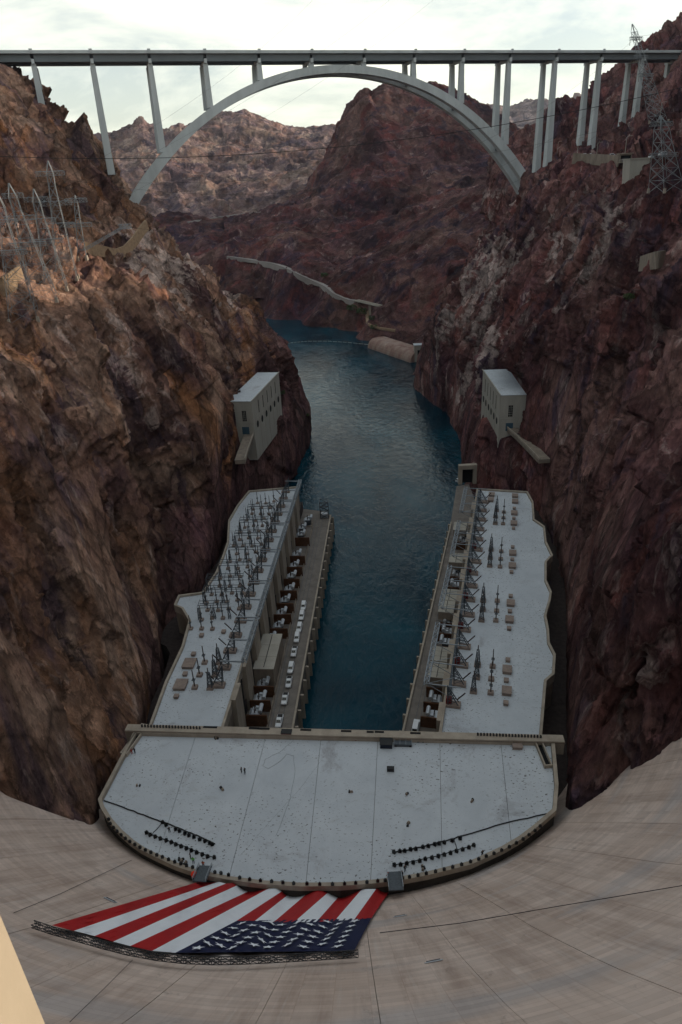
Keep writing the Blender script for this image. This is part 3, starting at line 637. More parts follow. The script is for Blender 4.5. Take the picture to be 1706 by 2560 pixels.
cuts = [(uz(490, 1838, CZ), uz(420, 2060, CZ)), (uz(655, 1880, CZ), uz(600, 2090, CZ)), (uz(792, 1950, CZ), uz(768, 2180, CZ)), (uz(945, 1850, CZ), uz(928, 2180, CZ)), (uz(1100, 1850, CZ), uz(1104, 2070, CZ)), (uz(1253, 1860, CZ), uz(1276, 2080, CZ))]
cuts = [((b_[0]-COFF.x, b_[1]-COFF.y), (a[0]-COFF.x, a[1]-COFF.y)) for a, b_ in cuts]
slabs(inset(cen_l, 1.0), cuts, CZ-0.24, CZ, cp)
parapets(cen_l, 0.95, CZ-0.4, CZ+1.2, cp, M_conc)
# wings
lw_px = [(375, 1806), (413, 1702), (454, 1615), (472, 1550), (454, 1520), (435, 1512), (446, 1487), (506, 1479), (539, 1430), (555, 1392), (568, 1354), (571, 1300), (593, 1262), (622, 1226)]
LWo = poly_px(lw_px, WZ+0.9)
li0, li1 = uz(564, 1811, WZ), uz(748, 1219, WZ)            # inner edge of the left wing
rw_px = [(1356, 1833), (1367, 1701), (1387, 1684), (1390, 1635), (1375, 1606), (1373, 1572), (1366, 1537), (1377, 1500), (1380, 1478), (1367, 1450), (1367, 1404), (1383, 1387), (1367, 1353), (1363, 1315), (1337, 1297), (1334, 1254), (1320, 1228)]
RWo = poly_px(rw_px, WZ+0.9)
ri0, ri1 = uz(1098, 1830, WZ), uz(1192, 1224, WZ)
def near_ext(p0, p1, d): v_ = V(p0[0]-p1[0], p0[1]-p1[1]).normalized(); return (float(p0[0]+v_.x*d), float(p0[1]+v_.y*d))
LW = [near_ext(LWo[0], LWo[1], 12)] + LWo[1:] + [(float(li1[0]), float(li1[1])), near_ext(li0, li1, 14)]
RW = [near_ext(RWo[0], RWo[1], 12)] + RWo[1:] + [(float(ri1[0]), float(ri1[1])), near_ext(ri0, ri1, 14)]
def wing(name, label, poly, ncut, i0, i1):
    e = empty(name, (float(i0[0]), float(i0[1])+60, 0)); tag(e, label, 'powerhouse'); o = Vector(e.location); p_ = ccw(off2(poly, o))
    MB().prism(inset(p_, 0.25), 0, WZ-0.2).build('wall', M_conc2, e)
    u = V(i1[0]-i0[0], i1[1]-i0[1]).normalized(); L = math.dist(i0[:2], i1[:2]); cs = []
    for k in range(1, ncut):
        q = V(i0[0]-o.x, i0[1]-o.y)+u*(L*k/ncut); cs.append(((q.x, q.y), (q.x-u.y, q.y+u.x)))
    slabs(inset(p_, 0.9), cs, WZ-0.19, WZ, e, 0.06)
    parapets(p_, 0.85, WZ-2.5, WZ+0.9, e, M_conc)
    return e, o
lwg, LO = wing('powerhouse_wing', 'left powerhouse wing with white roof crowded by switchgear masts', LW, 5, li0, li1)
rwg, RO = wing('powerhouse_wing', 'right powerhouse wing with white roof and rows of small hatches', RW, 5, ri0, ri1)

def backfill(poly, i0, i1, side):
    u = V(i1[0]-i0[0], i1[1]-i0[1]).normalized(); p_ = clip(inset(poly, -9.0), (i0[0], i0[1]), -u.y*side, u.x*side)
    tag(MB().prism(ccw(p_), -4, 17.0).build('rock_ledge', mat('dark_rubble', (0.05, 0.038, 0.036), 0.95, var=0.4, scale=0.6)), kind='structure')
backfill(LW, li0, li1, 1); backfill(RW, ri0, ri1, -1)
# ------------------------------------------------------------------ details
ORD = ['first', 'second', 'third', 'fourth', 'fifth', 'sixth', 'seventh', 'eighth', 'ninth', 'tenth', 'eleventh', 'twelfth', 'thirteenth', 'fourteenth', 'fifteenth', 'sixteenth', 'seventeenth', 'eighteenth', 'nineteenth', 'twentieth', 'twenty-first', 'twenty-second', 'twenty-third', 'twenty-fourth', 'twenty-fifth', 'twenty-sixth', 'twenty-seventh', 'twenty-eighth', 'twenty-ninth', 'thirtieth', 'thirty-first', 'thirty-second', 'thirty-third', 'thirty-fourth', 'thirty-fifth', 'thirty-sixth', 'thirty-seventh', 'thirty-eighth', 'thirty-ninth', 'fortieth']
def zm(x0, y0, k, pts): return [(x0+a*k, y0+b_*k) for a, b_ in pts]
# crest tower
MB().box((-4.0, -4.9, 125), (8.0, 9.8, 120)).build('shaft', M_tower, tw)
for z in (168, 150, 132): MB().box((-3.99, -4.89, z), (8.06, 9.86, 0.5)).build('band', M_tower, tw)
# --- powerhouse wing walls, quays
def along(i0, i1):
    a = V(i0[0], i0[1], 0); u = V(i1[0]-i0[0], i1[1]-i0[1], 0); L = u.length; u.normalize(); return a, u, L
la, lu, LL = along(li0, li1); ln_ = V(lu.y, -lu.x, 0)          # river side of the left wing
ra, ru, RL = along(ri0, ri1); rn_ = V(-ru.y, ru.x, 0)          # river side of the right wing
lrz, rrz = math.atan2(lu.y, lu.x), math.atan2(ru.y, ru.x)
for k in range(10):
    s_ = 10+k*(LL-14)/10+4; q = la+lu*s_+ln_*0.5-LO
    MB().box((q.x, q.y, (QZ+WZ+1.3)/2), (8.5, 1.5, WZ+1.3-QZ), lrz).build('pilaster', M_conc, lwg)
    q = la+lu*(s_+8.6)+ln_*0.02-LO
    MB().box((q.x, q.y, 21), (1.9, 0.55, 15), lrz).build('window_slit', M_dark, lwg)
    q = la+lu*(s_+8.6)-ln_*0.4-LO
    q = ra+ru*(8+k*(RL-14)/10)+rn_*0.5-RO
    MB().box((q.x, q.y, (QZ+WZ+1.0)/2), (8.5, 1.5, WZ+1.0-QZ), rrz).build('pilaster', M_conc, rwg)
def quay(name, label, pts, fins, edge):
    e = empty(name, (pts[0][0], pts[0][1], 0)); tag(e, label, 'quay'); o = Vector(e.location)
    MB().prism(ccw([(x-o.x, y-o.y) for x, y in pts]), -6, QZ).build('deck', M_quay, e)
    a, b_ = Vector((*edge[0], 0)), Vector((*edge[1], 0)); u = (b_-a).normalized(); nn = V(u.y, -u.x, 0)*fins; L = (b_-a).length
    q0, q1 = a-o, b_-o
    MB().bar(q0+V(0, 0, QZ+0.45)-nn*0.35, q1+V(0, 0, QZ+0.45)-nn*0.35, 0.7, 0.9).build('kerb_wall', M_conc, e)
    n = int(L/8)
    for k in range(n+1):
        p_ = a+u*(L*k/n)-o+nn*0.5; MB().box((p_.x, p_.y, 3.5), (0.8, 1.6, 15.5), math.atan2(u.y, u.x)).build('buttress', M_conc, e)
    return e, a, u, nn, L
lq0, lq1 = uz(737, 1811, QZ), uz(829, 1290, QZ); le0 = near_ext(lq0, lq1, 25)
LQ = [le0, (float(lq1[0]), float(lq1[1])), (float(lq1[0])-3, float(lq1[1])+6), (float(li1[0])+1, float(li1[1])+10), (float(li1[0])-4, float(li1[1])+2), near_ext(li0, li1, 2)]
lq, lqa, lqu, lqn, lqL = quay('quay', 'left quay deck with parked cars below the powerhouse wing', LQ, 1, (le0, (float(lq1[0]), float(lq1[1]))))
rq0, rq1 = uz(1007, 1825, QZ), uz(1127, 1308, QZ); re0 = near_ext(rq0, rq1, 25); rq2 = uz(1142, 1215, QZ); rq3 = uz(1172, 1210, QZ)
RQ = [re0, (float(rq1[0]), float(rq1[1])), (float(rq2[0]), float(rq2[1])), (float(rq3[0]), float(rq3[1])), (float(ri1[0])+4, float(ri1[1])+2), near_ext(ri0, ri1, 2)]
rq, rqa, rqu, rqn, rqL = quay('quay', 'narrow right quay deck beside the dark water', RQ, -1, (re0, (float(rq1[0]), float(rq1[1]))))
for e, a_, u_, n_, L_, ds in ((lq, lqa, lqu, lqn, lqL, (4.6, 6.4, 8.2)), (rq, rqa, rqu, rqn, rqL, (3.6, 5.2))):
    o = Vector(e.location)
    for d in ds: MB().bar(a_+u_*2-n_*d-o+V(0, 0, QZ+0.03), a_+u_*(L_-3)-n_*d-o+V(0, 0, QZ+0.03), 0.16, 0.05).build('rail', M_dsteel, e)
o = Vector(lq.location)
MB().bar(lqa+lqu*4-lqn*9.3-o+V(0, 0, QZ+0.5), lqa+lqu*(lqL-14)-lqn*9.3-o+V(0, 0, QZ+0.5), 0.4, 1.0).build('low_wall', M_conc2, lq)
# --- lattice work
def lattice(m_, p, q, w0, w1, n, t, xdir=None):
    """square lattice mast from p to q, width w0 at p and w1 at q"""
    p, q = Vector(p), Vector(q); d = (q-p).normalized(); a = Vector(xdir) if xdir else (d.cross(V(0, 0, 1)) if abs(d.z) < 0.9 else V(1, 0, 0)); a = (a-d*a.dot(d)).normalized(); b_ = d.cross(a)
    R_ = []
    for k in range(n+1):
        c = p.lerp(q, k/n); w = (w0+(w1-w0)*k/n)/2; R_.append([c+a*(sx_*w)+b_*(sy_*w) for sx_, sy_ in ((-1, -1), (1, -1), (1, 1), (-1, 1))])
    for i in range(4): m_.bar(R_[0][i], R_[-1][i], t*1.3)
    for k in range(n):
        for i in range(4):
            j = (i+1) % 4
            m_.bar(R_[k][i], R_[k+1][j] if (k+i) % 2 else R_[k+1][j], t); m_.bar(R_[k+1][i], R_[k+1][j], t)
            if k % 2 == 0: m_.bar(R_[k][j], R_[k+1][i], t)
    return m_
M_plinth = mat('plinth_brown', (0.30, 0.235, 0.20), 0.9, var=0.25, scale=0.8)
M_insul = mat('insulator_brown', (0.055, 0.035, 0.028), 0.35)
M_silver = mat('transformer_silver', (0.55, 0.58, 0.62), 0.4, 0.3, var=0.15, scale=1.0)
M_red = mat('dull_red_paint', (0.16, 0.018, 0.016), 0.6)
# prototypes (built at the origin, then placed or copied)
def proto_pole():
    e = empty('insulator_post'); MB().box((0, 0, 0.45), (2.0, 2.0, 0.9), top=0.9).build('plinth', M_plinth, e)
    MB().tube([(0, 0, 0.9), (0, 0, 3.4)], 0.24, 6).build('lower_stack', M_insul, e)
    MB().box((0, 0, 3.55), (1.1, 1.1, 0.3)).build('mid_plate', M_dsteel, e)
    MB().tube([(0, 0, 3.7), (0, 0, 7.6)], [0.2, 0.16], 6).build('upper_stack', M_insul, e); return e
def proto_lat():
    e = empty('lattice_mast'); MB().box((0, 0, 0.45), (2.3, 2.3, 0.9), top=0.92).build('plinth', M_plinth, e)
    lattice(MB(), (0, 0, 0.9), (0, 0, 6.6), 1.6, 0.7, 4, 0.13).build('frame', M_dsteel, e)
    MB().tube([(0, 0, 6.6), (0, 0, 8.6)], 0.18, 6).build('insulator', M_insul, e); return e
def proto_hatch(w, d, h):
    e = empty('roof_hatch'); MB().box((0, 0, h/2-0.1), (w, d, h-0.2)).build('curb', M_plinth, e); MB().box((0, 0, h-0.02), (w+0.25, d+0.25, 0.22)).build('lid', M_plinth, e); return e
def place(pr, used, loc, rz, label, group=None):
    e = pr if not used[0] else copy_tree(pr); used[0] = True; e.location = loc; e.rotation_euler = (0, 0, rz); e['label'] = label
    if group: e['group'] = group
    return e
pole, lat, hb, hs = proto_pole(), proto_lat(), proto_hatch(3.6, 2.9, 1.1), proto_hatch(1.6, 1.4, 0.9)
up_, ul_, ub_, us_ = [False], [False], [False], [False]
tag(pole, cat='insulator post'); tag(lat, cat='lattice mast'); tag(hb, cat='roof hatch'); tag(hs, cat='roof hatch')
def W(x, y, z): q = uz(x, y, z); return (float(q[0]), float(q[1]), z)
near_far = ['nearest', 'middle', 'farthest']
RL_lat = [[(1184, 1730), (1192, 1695), (1194, 1664)], [(1204, 1552), (1207, 1526), (1208, 1503)], [(1224.5, 1416), (1226, 1397), (1228, 1376)], [(1238.5, 1310), (1239, 1293.5), (1242, 1278)]]
RL_pol = [[(1227, 1734), (1228.5, 1699.5), (1232, 1668)], [(1240, 1553), (1242, 1529), (1243.5, 1504)], [(1250.5, 1418.5), (1252, 1399), (1253.5, 1380)], [(1258, 1311), (1259, 1296), (1260, 1282)]]
CL = ['nearest', 'second', 'third', 'farthest']
for c in range(4):
    for j in range(3):
        place(lat, ul_, W(*RL_lat[c][j], WZ), rrz, f'{near_far[j]} lattice mast of the {CL[c]} mast cluster on the right roof', 'masts on the right roof')
        place(pole, up_, W(*RL_pol[c][j], WZ), rrz, f'{near_far[j]} insulator post of the {CL[c]} mast cluster on the right roof', 'masts on the right roof')
big = [(1268, 1678), (1267, 1731), (1277, 1511), (1274, 1552), (1282, 1385), (1281, 1417), (1288, 1242), (1288, 1256), (1286, 1285), (1285, 1310.6), (1229.6, 1239), (1227, 1252)]
sml = [(1270, 1653), (1266, 1704), (1265, 1761), (1275, 1531), (1273, 1574), (1282, 1370), (1281, 1401), (1279, 1432.5), (1277, 1493), (1286, 1273), (1285, 1298), (1284, 1323)]
for k, q in enumerate(sorted(big, key=lambda a: -a[1])): place(hb, ub_, W(*q, WZ), rrz, f'{ORD[k]} large brown roof hatch from the near end of the right roof', 'hatches on the right roof')
for k, q in enumerate(sorted(sml, key=lambda a: -a[1])): place(hs, us_, W(*q, WZ), rrz, f'{ORD[k]} small brown roof vent from the near end of the right roof', 'hatches on the right roof')
for k, q in enumerate([(453, 1715), (474, 1662)]): place(hb, ub_, W(*q, WZ), lrz, f'{["nearer", "farther"][k]} of the two large brown hatches near the left roof edge', 'hatches on the left roof').scale = (1.35, 1.35, 0.9)
for k, q in enumerate([(442, 1744), (464, 1688), (485, 1638), (505, 1591), (560, 1582)]): place(hs, us_, W(*q, WZ), lrz, f'{ORD[k]} small brown roof vent from the near end of the left roof', 'hatches on the left roof')
for j, q in enumerate([(488, 1720), (500, 1689), (512.6, 1658)]): place(pole, up_, W(*q, WZ), lrz, f'{near_far[j]} insulator post in the lone row of three at the near left roof', 'masts on the left roof')
for j, q in enumerate([(527, 1721), (539, 1689), (549, 1658)]): place(lat, ul_, W(*q, WZ), lrz, f'{near_far[j]} lattice mast in the row of three at the near left roof', 'masts on the left roof')
# insulator posts in rows over the far half of the left roof
lrow = [(1575, 478, 3), (1550, 500, 3), (1528, 520, 4), (1508, 512, 4), (1488, 530, 4), (1468, 545, 4), (1446, 552, 4), (1424, 566, 4), (1404, 576, 4), (1386, 588, 4), (1368, 585, 4), (1350, 595, 4), (1334, 602, 4), (1318, 608, 4), (1302, 618, 4), (1288, 626, 4), (1274, 634, 3), (1260, 640, 3)]
for r_, (y, x, n) in enumerate(lrow):
    for c in range(n):
        kx = 27-7*r_/18
        place(pole, up_, W(x+c*kx+((r_ % 2)*5), y-c*1.5+((c*7+r_*3) % 5)-2, WZ), lrz, f'{ORD[c]} insulator post from the cliff side in row {ORD[r_]} of the left roof', 'posts in rows on the left roof').scale = (0.8, 0.8, 0.85+0.25*((r_*5+c*3) % 4)/4)
# overhead bus frames above those rows
M_bus = M_dsteel
for k, (y, x, w) in enumerate([(1548, 500, 75), (1508, 512, 95), (1478, 520, 90), (1440, 552, 80), (1400, 576, 80), (1364, 590, 75), (1330, 602, 70), (1296, 622, 66)]):
    a, b_ = Vector(W(x, y, WZ)), Vector(W(x+w, y-2, WZ)); e = empty('bus_frame', a); m_ = MB(); d = b_-a; q = V(-d.y, d.x, 0).normalized()*3.2
    for z in (5.2, 6.4):
        m_.bar(V(0, 0, z), d+V(0, 0, z), 0.16); m_.bar(q+V(0, 0, z), d+q+V(0, 0, z), 0.16)
    for i in range(5): m_.bar(d*(i/4)+V(0, 0, 5.2), d*(i/4)+q+V(0, 0, 6.4), 0.12); m_.bar(d*(i/4)-q*0.4+V(0, 0, 6.4), d*(i/4)+q*1.4+V(0, 0, 6.4), 0.12)
    m_.build('bus_bars', M_bus, e)
    for i in (0, 2, 4): lattice(MB(), d*(i/4)+V(0, 0, 0), d*(i/4)+V(0, 0, 5.2), 1.0, 0.5, 3, 0.1).build('leg', M_bus, e)
    tag(e, f'{ORD[k]} steel bus frame from the near end among the left roof posts', 'bus frame', 'bus frames on the left roof')
# gantries: A-frames on plinths along the inner roof edges, with an outrigger truss over the quay
def gantry(base, inward, rz, h, label, group, tip):
    e = empty('gantry_frame', base); n_ = inward; m_ = MB()
    MB().box((0, 0, 0.5), (4.6, 2.6, 1.0), rz+math.pi/2).build('plinth', M_plinth, e)
    t_ = V(-n_.y, n_.x, 0)
    apex = -n_*tip+V(0, 0, h)
    for sx_ in (-1, 1):
        f0 = n_*1.6+t_*(sx_*0.9)+V(0, 0, 1); f1 = -n_*1.6+t_*(sx_*0.9)+V(0, 0, 1); ap = apex+t_*(sx_*0.35)
        m_.bar(f0, ap, 0.24); m_.bar(f1, ap, 0.24)
        for k in range(1, 5):
            u = k/5; m_.bar(f0.lerp(ap, u), f1.lerp(ap, u), 0.13); m_.bar(f0.lerp(ap, u), f1.lerp(ap, u-0.2), 0.12)
    for k in range(1, 5):
        u = k/5
        for f in (n_*1.6, -n_*1.6): m_.bar((f+t_*0.9+V(0, 0, 1)).lerp(apex+t_*.35, u), (f-t_*0.9+V(0, 0, 1)).lerp(apex-t_*.35, u), 0.12)
    m_.build('lattice', M_dsteel, e)
    MB().tube([n_*1.2+V(0, 0, h*0.35), n_*3.6+V(0, 0, h*0.35+3.0)], 0.22, 6).build('bushing', M_insul, e)
    tag(e, label, 'gantry', group); return e
rg = [(1133.5, 1764), (1148, 1712), (1154, 1665), (1161, 1619), (1162, 1576), (1172, 1539), (1174, 1501), (1180, 1467), (1182, 1435), (1190, 1406), (1194, 1376), (1196, 1350), (1199, 1325), (1204, 1301), (1206, 1278), (1209, 1256.5)]
for k, q in enumerate(rg):
    e = gantry(W(*q, WZ), -rn_, rrz, 7.5, f'{ORD[k]} steel frame from the near end along the right roof edge', 'steel frames along the right roof edge', 2.0)
    if k % 2 == 0 and k < 12: MB().box((rn_*1.4+V(0, 0, 2.0)), (1.4, 1.8, 2.4), rrz).build('red_breaker', M_red, e)
NG = 18
for k in range(NG):
    p_ = la+lu*(18+k*(LL-24)/(NG-1))-ln_*6.5
    gantry((p_.x, p_.y, WZ), -ln_, lrz, 8.5, f'{ORD[k]} steel frame from the near end along the left roof edge', 'steel frames along the left roof edge', 2.2)
def truss(name, p, q, w, n, t, label, group, mt=None):
    p, q = Vector(p), Vector(q); e = empty(name, p); lattice(MB(), (0, 0, 0), q-p, w, w, n, t).build('lattice', mt or M_steel, e); tag(e, label, 'truss', group); return e
for k in range(6):
    s0, s1 = 22+k*(LL-28)/6, 22+(k+0.93)*(LL-28)/6
    p_, q_ = la+lu*s0+ln_*2.2+V(0, 0, WZ+7.4), la+lu*s1+ln_*2.2+V(0, 0, WZ+7.4)
    e = truss('outrigger_truss', p_, q_, 1.5, 12, 0.17, f'{ORD[k]} outrigger truss from the near end above the left quay', 'trusses above the left quay')
    for f in (0, 0.5, 1.0):
        c = (q_-p_)*f; m_ = MB()
        m_.bar(c, c-ln_*8.2, 0.3); m_.bar(c+V(0, 0, -0.6), c-ln_*8.2, 0.15); m_.bar(c, c-ln_*2.2+V(0, 0, -6.4), 0.18)
        m_.build('arm', M_steel, e)
segs = [((1066, 1709), (1095, 1560)), ((1102, 1519), (1125, 1417)), ((1130, 1389), (1148, 1305)), ((1153, 1279), (1165, 1220))]
for k, (a, b_) in enumerate(segs):
    p_, q_ = Vector(W(*a, WZ+6)), Vector(W(*b_, WZ+6))
    e = truss('outrigger_truss', p_, q_, 1.5, 10, 0.15, f'{ORD[k]} outrigger truss from the near end over the right quay', 'trusses over the right quay')
    for f in (0, 0.33, 0.66, 1.0):
        c = (q_-p_)*f; m_ = MB(); m_.bar(c, c-rn_*11, 0.28); m_.bar(c, c-rn_*9+V(0, 0, -5.0), 0.16); m_.bar(c, c+(q_-p_)*0.16-rn_*10, 0.12) if f < 1 else None
        m_.build('arm', M_steel, e)
# walkway pipe along the right roof edge
e = MB().bar(ra+ru*14-rn_*1.5+V(0, 0, WZ+0.7), ra+ru*(RL-4)-rn_*1.5+V(0, 0, WZ+0.7), 1.1, 0.5).build('cable_tray', M_dsteel); tag(e, 'long blue grey cable tray running along the right roof edge', 'cable tray')
# --- transformers
def proto_tr():
    e = empty('transformer'); MB().box((0, 0, 0.2), (5.2, 4.4, 0.4)).build('pad', M_conc2, e)
    MB().box((0, 0, 2.0), (3.6, 2.8, 3.2)).build('tank', M_dsteel, e); MB().box((0, 0, 3.7), (3.8, 3.0, 0.25)).build('tank_lid', M_silver, e)
    MB().tube([(-1.9, -1.7, 4.9), (1.9, -1.7, 4.9)], 0.75, 10).build('conservator', M_silver, e)
    for k in range(6): MB().box((-1.6+k*0.62, 1.9, 2.1), (0.2, 0.9, 2.8)).build('radiator', M_silver, e)
    for k in range(3):
        b_ = MB().tube([(-1.1+k*1.1, 0.3, 3.8), (-1.2+k*1.2, 0.5, 5.6)], [0.24, 0.12], 6).build('bushing', M_insul, e)
    MB().box((1.2, -0.2, 4.2), (0.9, 1.2, 0.8)).build('gear_box', M_silver, e); return e
tr, ut = proto_tr(), [False]; tag(tr, cat='transformer')
ltr = [(644, 1797), (653, 1763), (661, 1727), (678, 1612), (699, 1580), (706, 1548), (715, 1516), (726, 1487), (731, 1455), (738, 1428), (744, 1400), (754, 1350), (757, 1333), (772, 1312)]
rtr = [(1083, 1806), (1090, 1766), (1097, 1731), (1115, 1622), (1120, 1595), (1123, 1574), (1139, 1478), (1144, 1455), (1147, 1437), (1160, 1367), (1163, 1350)]
for k, q in enumerate(ltr): place(tr, ut, W(*q, QZ), lrz+math.pi/2*(k % 2)*0, f'{ORD[k]} silver grey transformer from the near end on the left quay', 'transformers on the left quay')
for k, q in enumerate(rtr): place(tr, ut, W(*q, QZ), rrz+math.pi, f'{ORD[k]} silver grey transformer from the near end on the right quay', 'transformers on the right quay')
# blast walls of the transformer bays and flat roofed bay houses
def bayhouse(loc, d, rz, label, group):
    e = empty('bay_house', loc); e.rotation_euler = (0, 0, rz); MB().box((0, 0, d[2]/2), d).build('wall', M_conc2, e)
    for k in range(3): MB().box((-d[0]/3+k*d[0]/3, 0, d[2]+0.12), (d[0]/3-0.15, d[1]+0.3, 0.24)).build('roof_panel', M_pale, e)
    MB().bar((-d[0]*0.45, 0, d[2]+0.35), (d[0]*0.45, 0, d[2]+0.35), 0.2).build('roof_rail', M_black, e); tag(e, label, 'building', group)
bayhouse(W(676, 1672, QZ), (22, 7.5, 8.5), lrz, 'grey flat-roofed bay house among the left quay transformers', None)
for k, q in enumerate([(1095, 1695), (1103, 1655), (1117, 1535), (1124, 1505), (1141, 1412), (1150, 1332)]): bayhouse(W(*q, QZ+5), (9, 6.2, 3.6), rrz, f'{ORD[k]} flat-roofed grey bay house from the near end on the right quay', 'bay houses on the right quay')
def wallpiece(a, b_, z0, z1, w, label, group, m_):
    p_, q_ = Vector(a), Vector(b_); e = MB().bar((0, 0, (z1-z0)/2), q_-p_+V(0, 0, (z1-z0)/2), w, z1-z0).build('blast_wall', m_, None, (p_.x, p_.y, z0)); tag(e, label, 'wall', group)
for k, q in enumerate([(640, 1815), (650, 1778), (659, 1742), (690, 1596), (703, 1560), (712, 1532), (722, 1500), (729, 1470), (736, 1440), (743, 1412), (752, 1365)]):
    c = Vector(W(*q, QZ)); c.z = 0; d0 = ln_.dot(c-la); b0 = c-ln_*(d0-1.3)
    wallpiece(b0+V(0, 0, QZ), b0+ln_*7.5+V(0, 0, QZ), QZ, QZ+5, 0.5, f'{ORD[k]} brown blast wall from the near end between left quay transformers', 'blast walls on the left quay', M_rust)
for k, q in enumerate([(1085, 1820), (1090, 1783), (1097, 1745), (1112, 1640), (1117, 1607), (1122, 1580), (1138, 1490), (1143, 1463), (1160, 1375)]):
    c = Vector(W(*q, QZ)); c.z = 0; d0 = rn_.dot(c-ra); b0 = c-rn_*(d0-1.3)
    wallpiece(b0+V(0, 0, QZ), b0+rn_*7.0+V(0, 0, QZ), QZ, QZ+4.5, 0.5, f'{ORD[k]} brown blast wall from the near end between right quay transformers', 'blast walls on the right quay', M_rust)
# --- vehicles
M_carw = mat('white_car_paint', (0.72, 0.73, 0.75), 0.3, spec=0.5); M_glass = mat('dark_glass', (0.01, 0.012, 0.015), 0.1, spec=0.6); M_tyre = mat('tyre_rubber', (0.015, 0.015, 0.015), 0.85)
M_lamp = mat('car_lamp_lens', (0.5, 0.5, 0.48), 0.2); M_tail = mat('tail_lamp_red', (0.3, 0.01, 0.01), 0.3)
def loft(secs):
    m_ = MB(); n = len(secs[0]); vs = [p for s_ in secs for p in s_]; fs = [(k*n+i, k*n+(i+1) % n, (k+1)*n+(i+1) % n, (k+1)*n+i) for k in range(len(secs)-1) for i in range(n)]
    return m_.add(vs, fs+[tuple(range(n-1, -1, -1)), tuple((len(secs)-1)*n+i for i in range(n))])
def sec(x, w, z0, z1, k=0.86): return [(x, -w/2, z0), (x, w/2, z0), (x, w/2, z0+(z1-z0)*.7), (x, w/2*k, z1), (x, -w/2*k, z1), (x, -w/2, z0+(z1-z0)*.7)]
def proto_car(kind):
    e = empty('parked_car')
    loft([sec(2.75, 1.6, .55, .85), sec(2.6, 1.85, .45, 1.02), sec(1.4, 1.95, .42, 1.14), sec(-0.2, 1.98, .42, 1.16), sec(-2.4, 1.95, .42, 1.14), sec(-2.75, 1.85, .5, 1.1)]).build('body', M_carw, e, smooth=False)
    x0, x1 = (1.35, -0.75) if kind == 'pickup' else (1.3, -2.55)
    loft([sec(x0, 1.75, 1.1, 1.2, .9), sec(x0-0.75, 1.7, 1.1, 1.86, .84), sec((x0+x1)/2, 1.7, 1.1, 1.92, .84), sec(x1+0.25, 1.7, 1.1, 1.88, .84), sec(x1, 1.75, 1.1, 1.2, .9)]).build('cabin', M_carw, e)
    MB().add([(x0-.02, -.72, 1.24), (x0-.02, .72, 1.24), (x0-.70, .66, 1.83), (x0-.70, -.66, 1.83)], [(0, 1, 2, 3)]).build('windscreen', M_glass, e, (0.03, 0, 0.02))
    MB().add([(x1+.02, .72, 1.24), (x1+.02, -.72, 1.24), (x1+.22, -.66, 1.84), (x1+.22, .66, 1.84)], [(0, 1, 2, 3)]).build('rear_window', M_glass, e, (-0.03, 0, 0.02))
    for sy_ in (-1, 1):
        MB().box(((x0+x1)/2-.1, sy_*0.845, 1.5), (x0-x1-1.0, 0.04, 0.42)).build('side_window', M_glass, e)
        MB().box((2.72, sy_*0.62, .82), (0.12, 0.4, 0.2)).build('headlight', M_lamp, e); MB().box((-2.75, sy_*0.8, .88), (0.1, 0.22, 0.3)).build('tail_light', M_tail, e)
        for x in (1.75, -1.7):
            w = MB().tube([(x, sy_*0.72, .38), (x, sy_*1.0, .38)], .38, 12).build('wheel', M_tyre, e); MB().tube([(x, sy_*0.98, .38), (x, sy_*1.01, .38)], .2, 8).build('rim', M_silver, w)
    if kind == 'pickup':
        MB().box((-1.75, 0, 1.15), (1.75, 1.55, 0.06)).build('truck_bed', M_black, e)
    return e
pk, vn, uk, uv_ = proto_car('pickup'), proto_car('wagon'), [False], [False]; tag(pk, cat='car'); tag(vn, cat='car')
cars = [(699, 1807), (713, 1751), (723, 1709), (728, 1674), (736, 1633), (743, 1598), (749, 1573), (755, 1543), (759.5, 1519)]
qz = math.atan2(lqu.y, lqu.x)
for k, q in enumerate(cars):
    p_ = k in (0, 1, 2, 4)
    place(pk if p_ else vn, uk if p_ else uv_, W(*q, QZ+0.01), qz+math.pi+0.02*((k*7) % 3-1), f'white {"pickup truck with dark bed" if p_ else "estate car"} parked {ORD[k]} from the near end of the left quay', 'white cars parked on the left quay').scale = (1.12, 1.12, 1.12)
place(vn, uv_, W(1150, 1204, QZ+0.01), 0.6, 'white car parked at the far end of the right quay', 'cars on the right quay').scale = (1.1, 1.1, 1.3)
place(vn, uv_, W(1040, 1822, QZ+0.01), rrz, 'white car half hidden behind the roof parapet at the right quay', 'cars on the right quay').scale = (1.2, 1.2, 1.4)
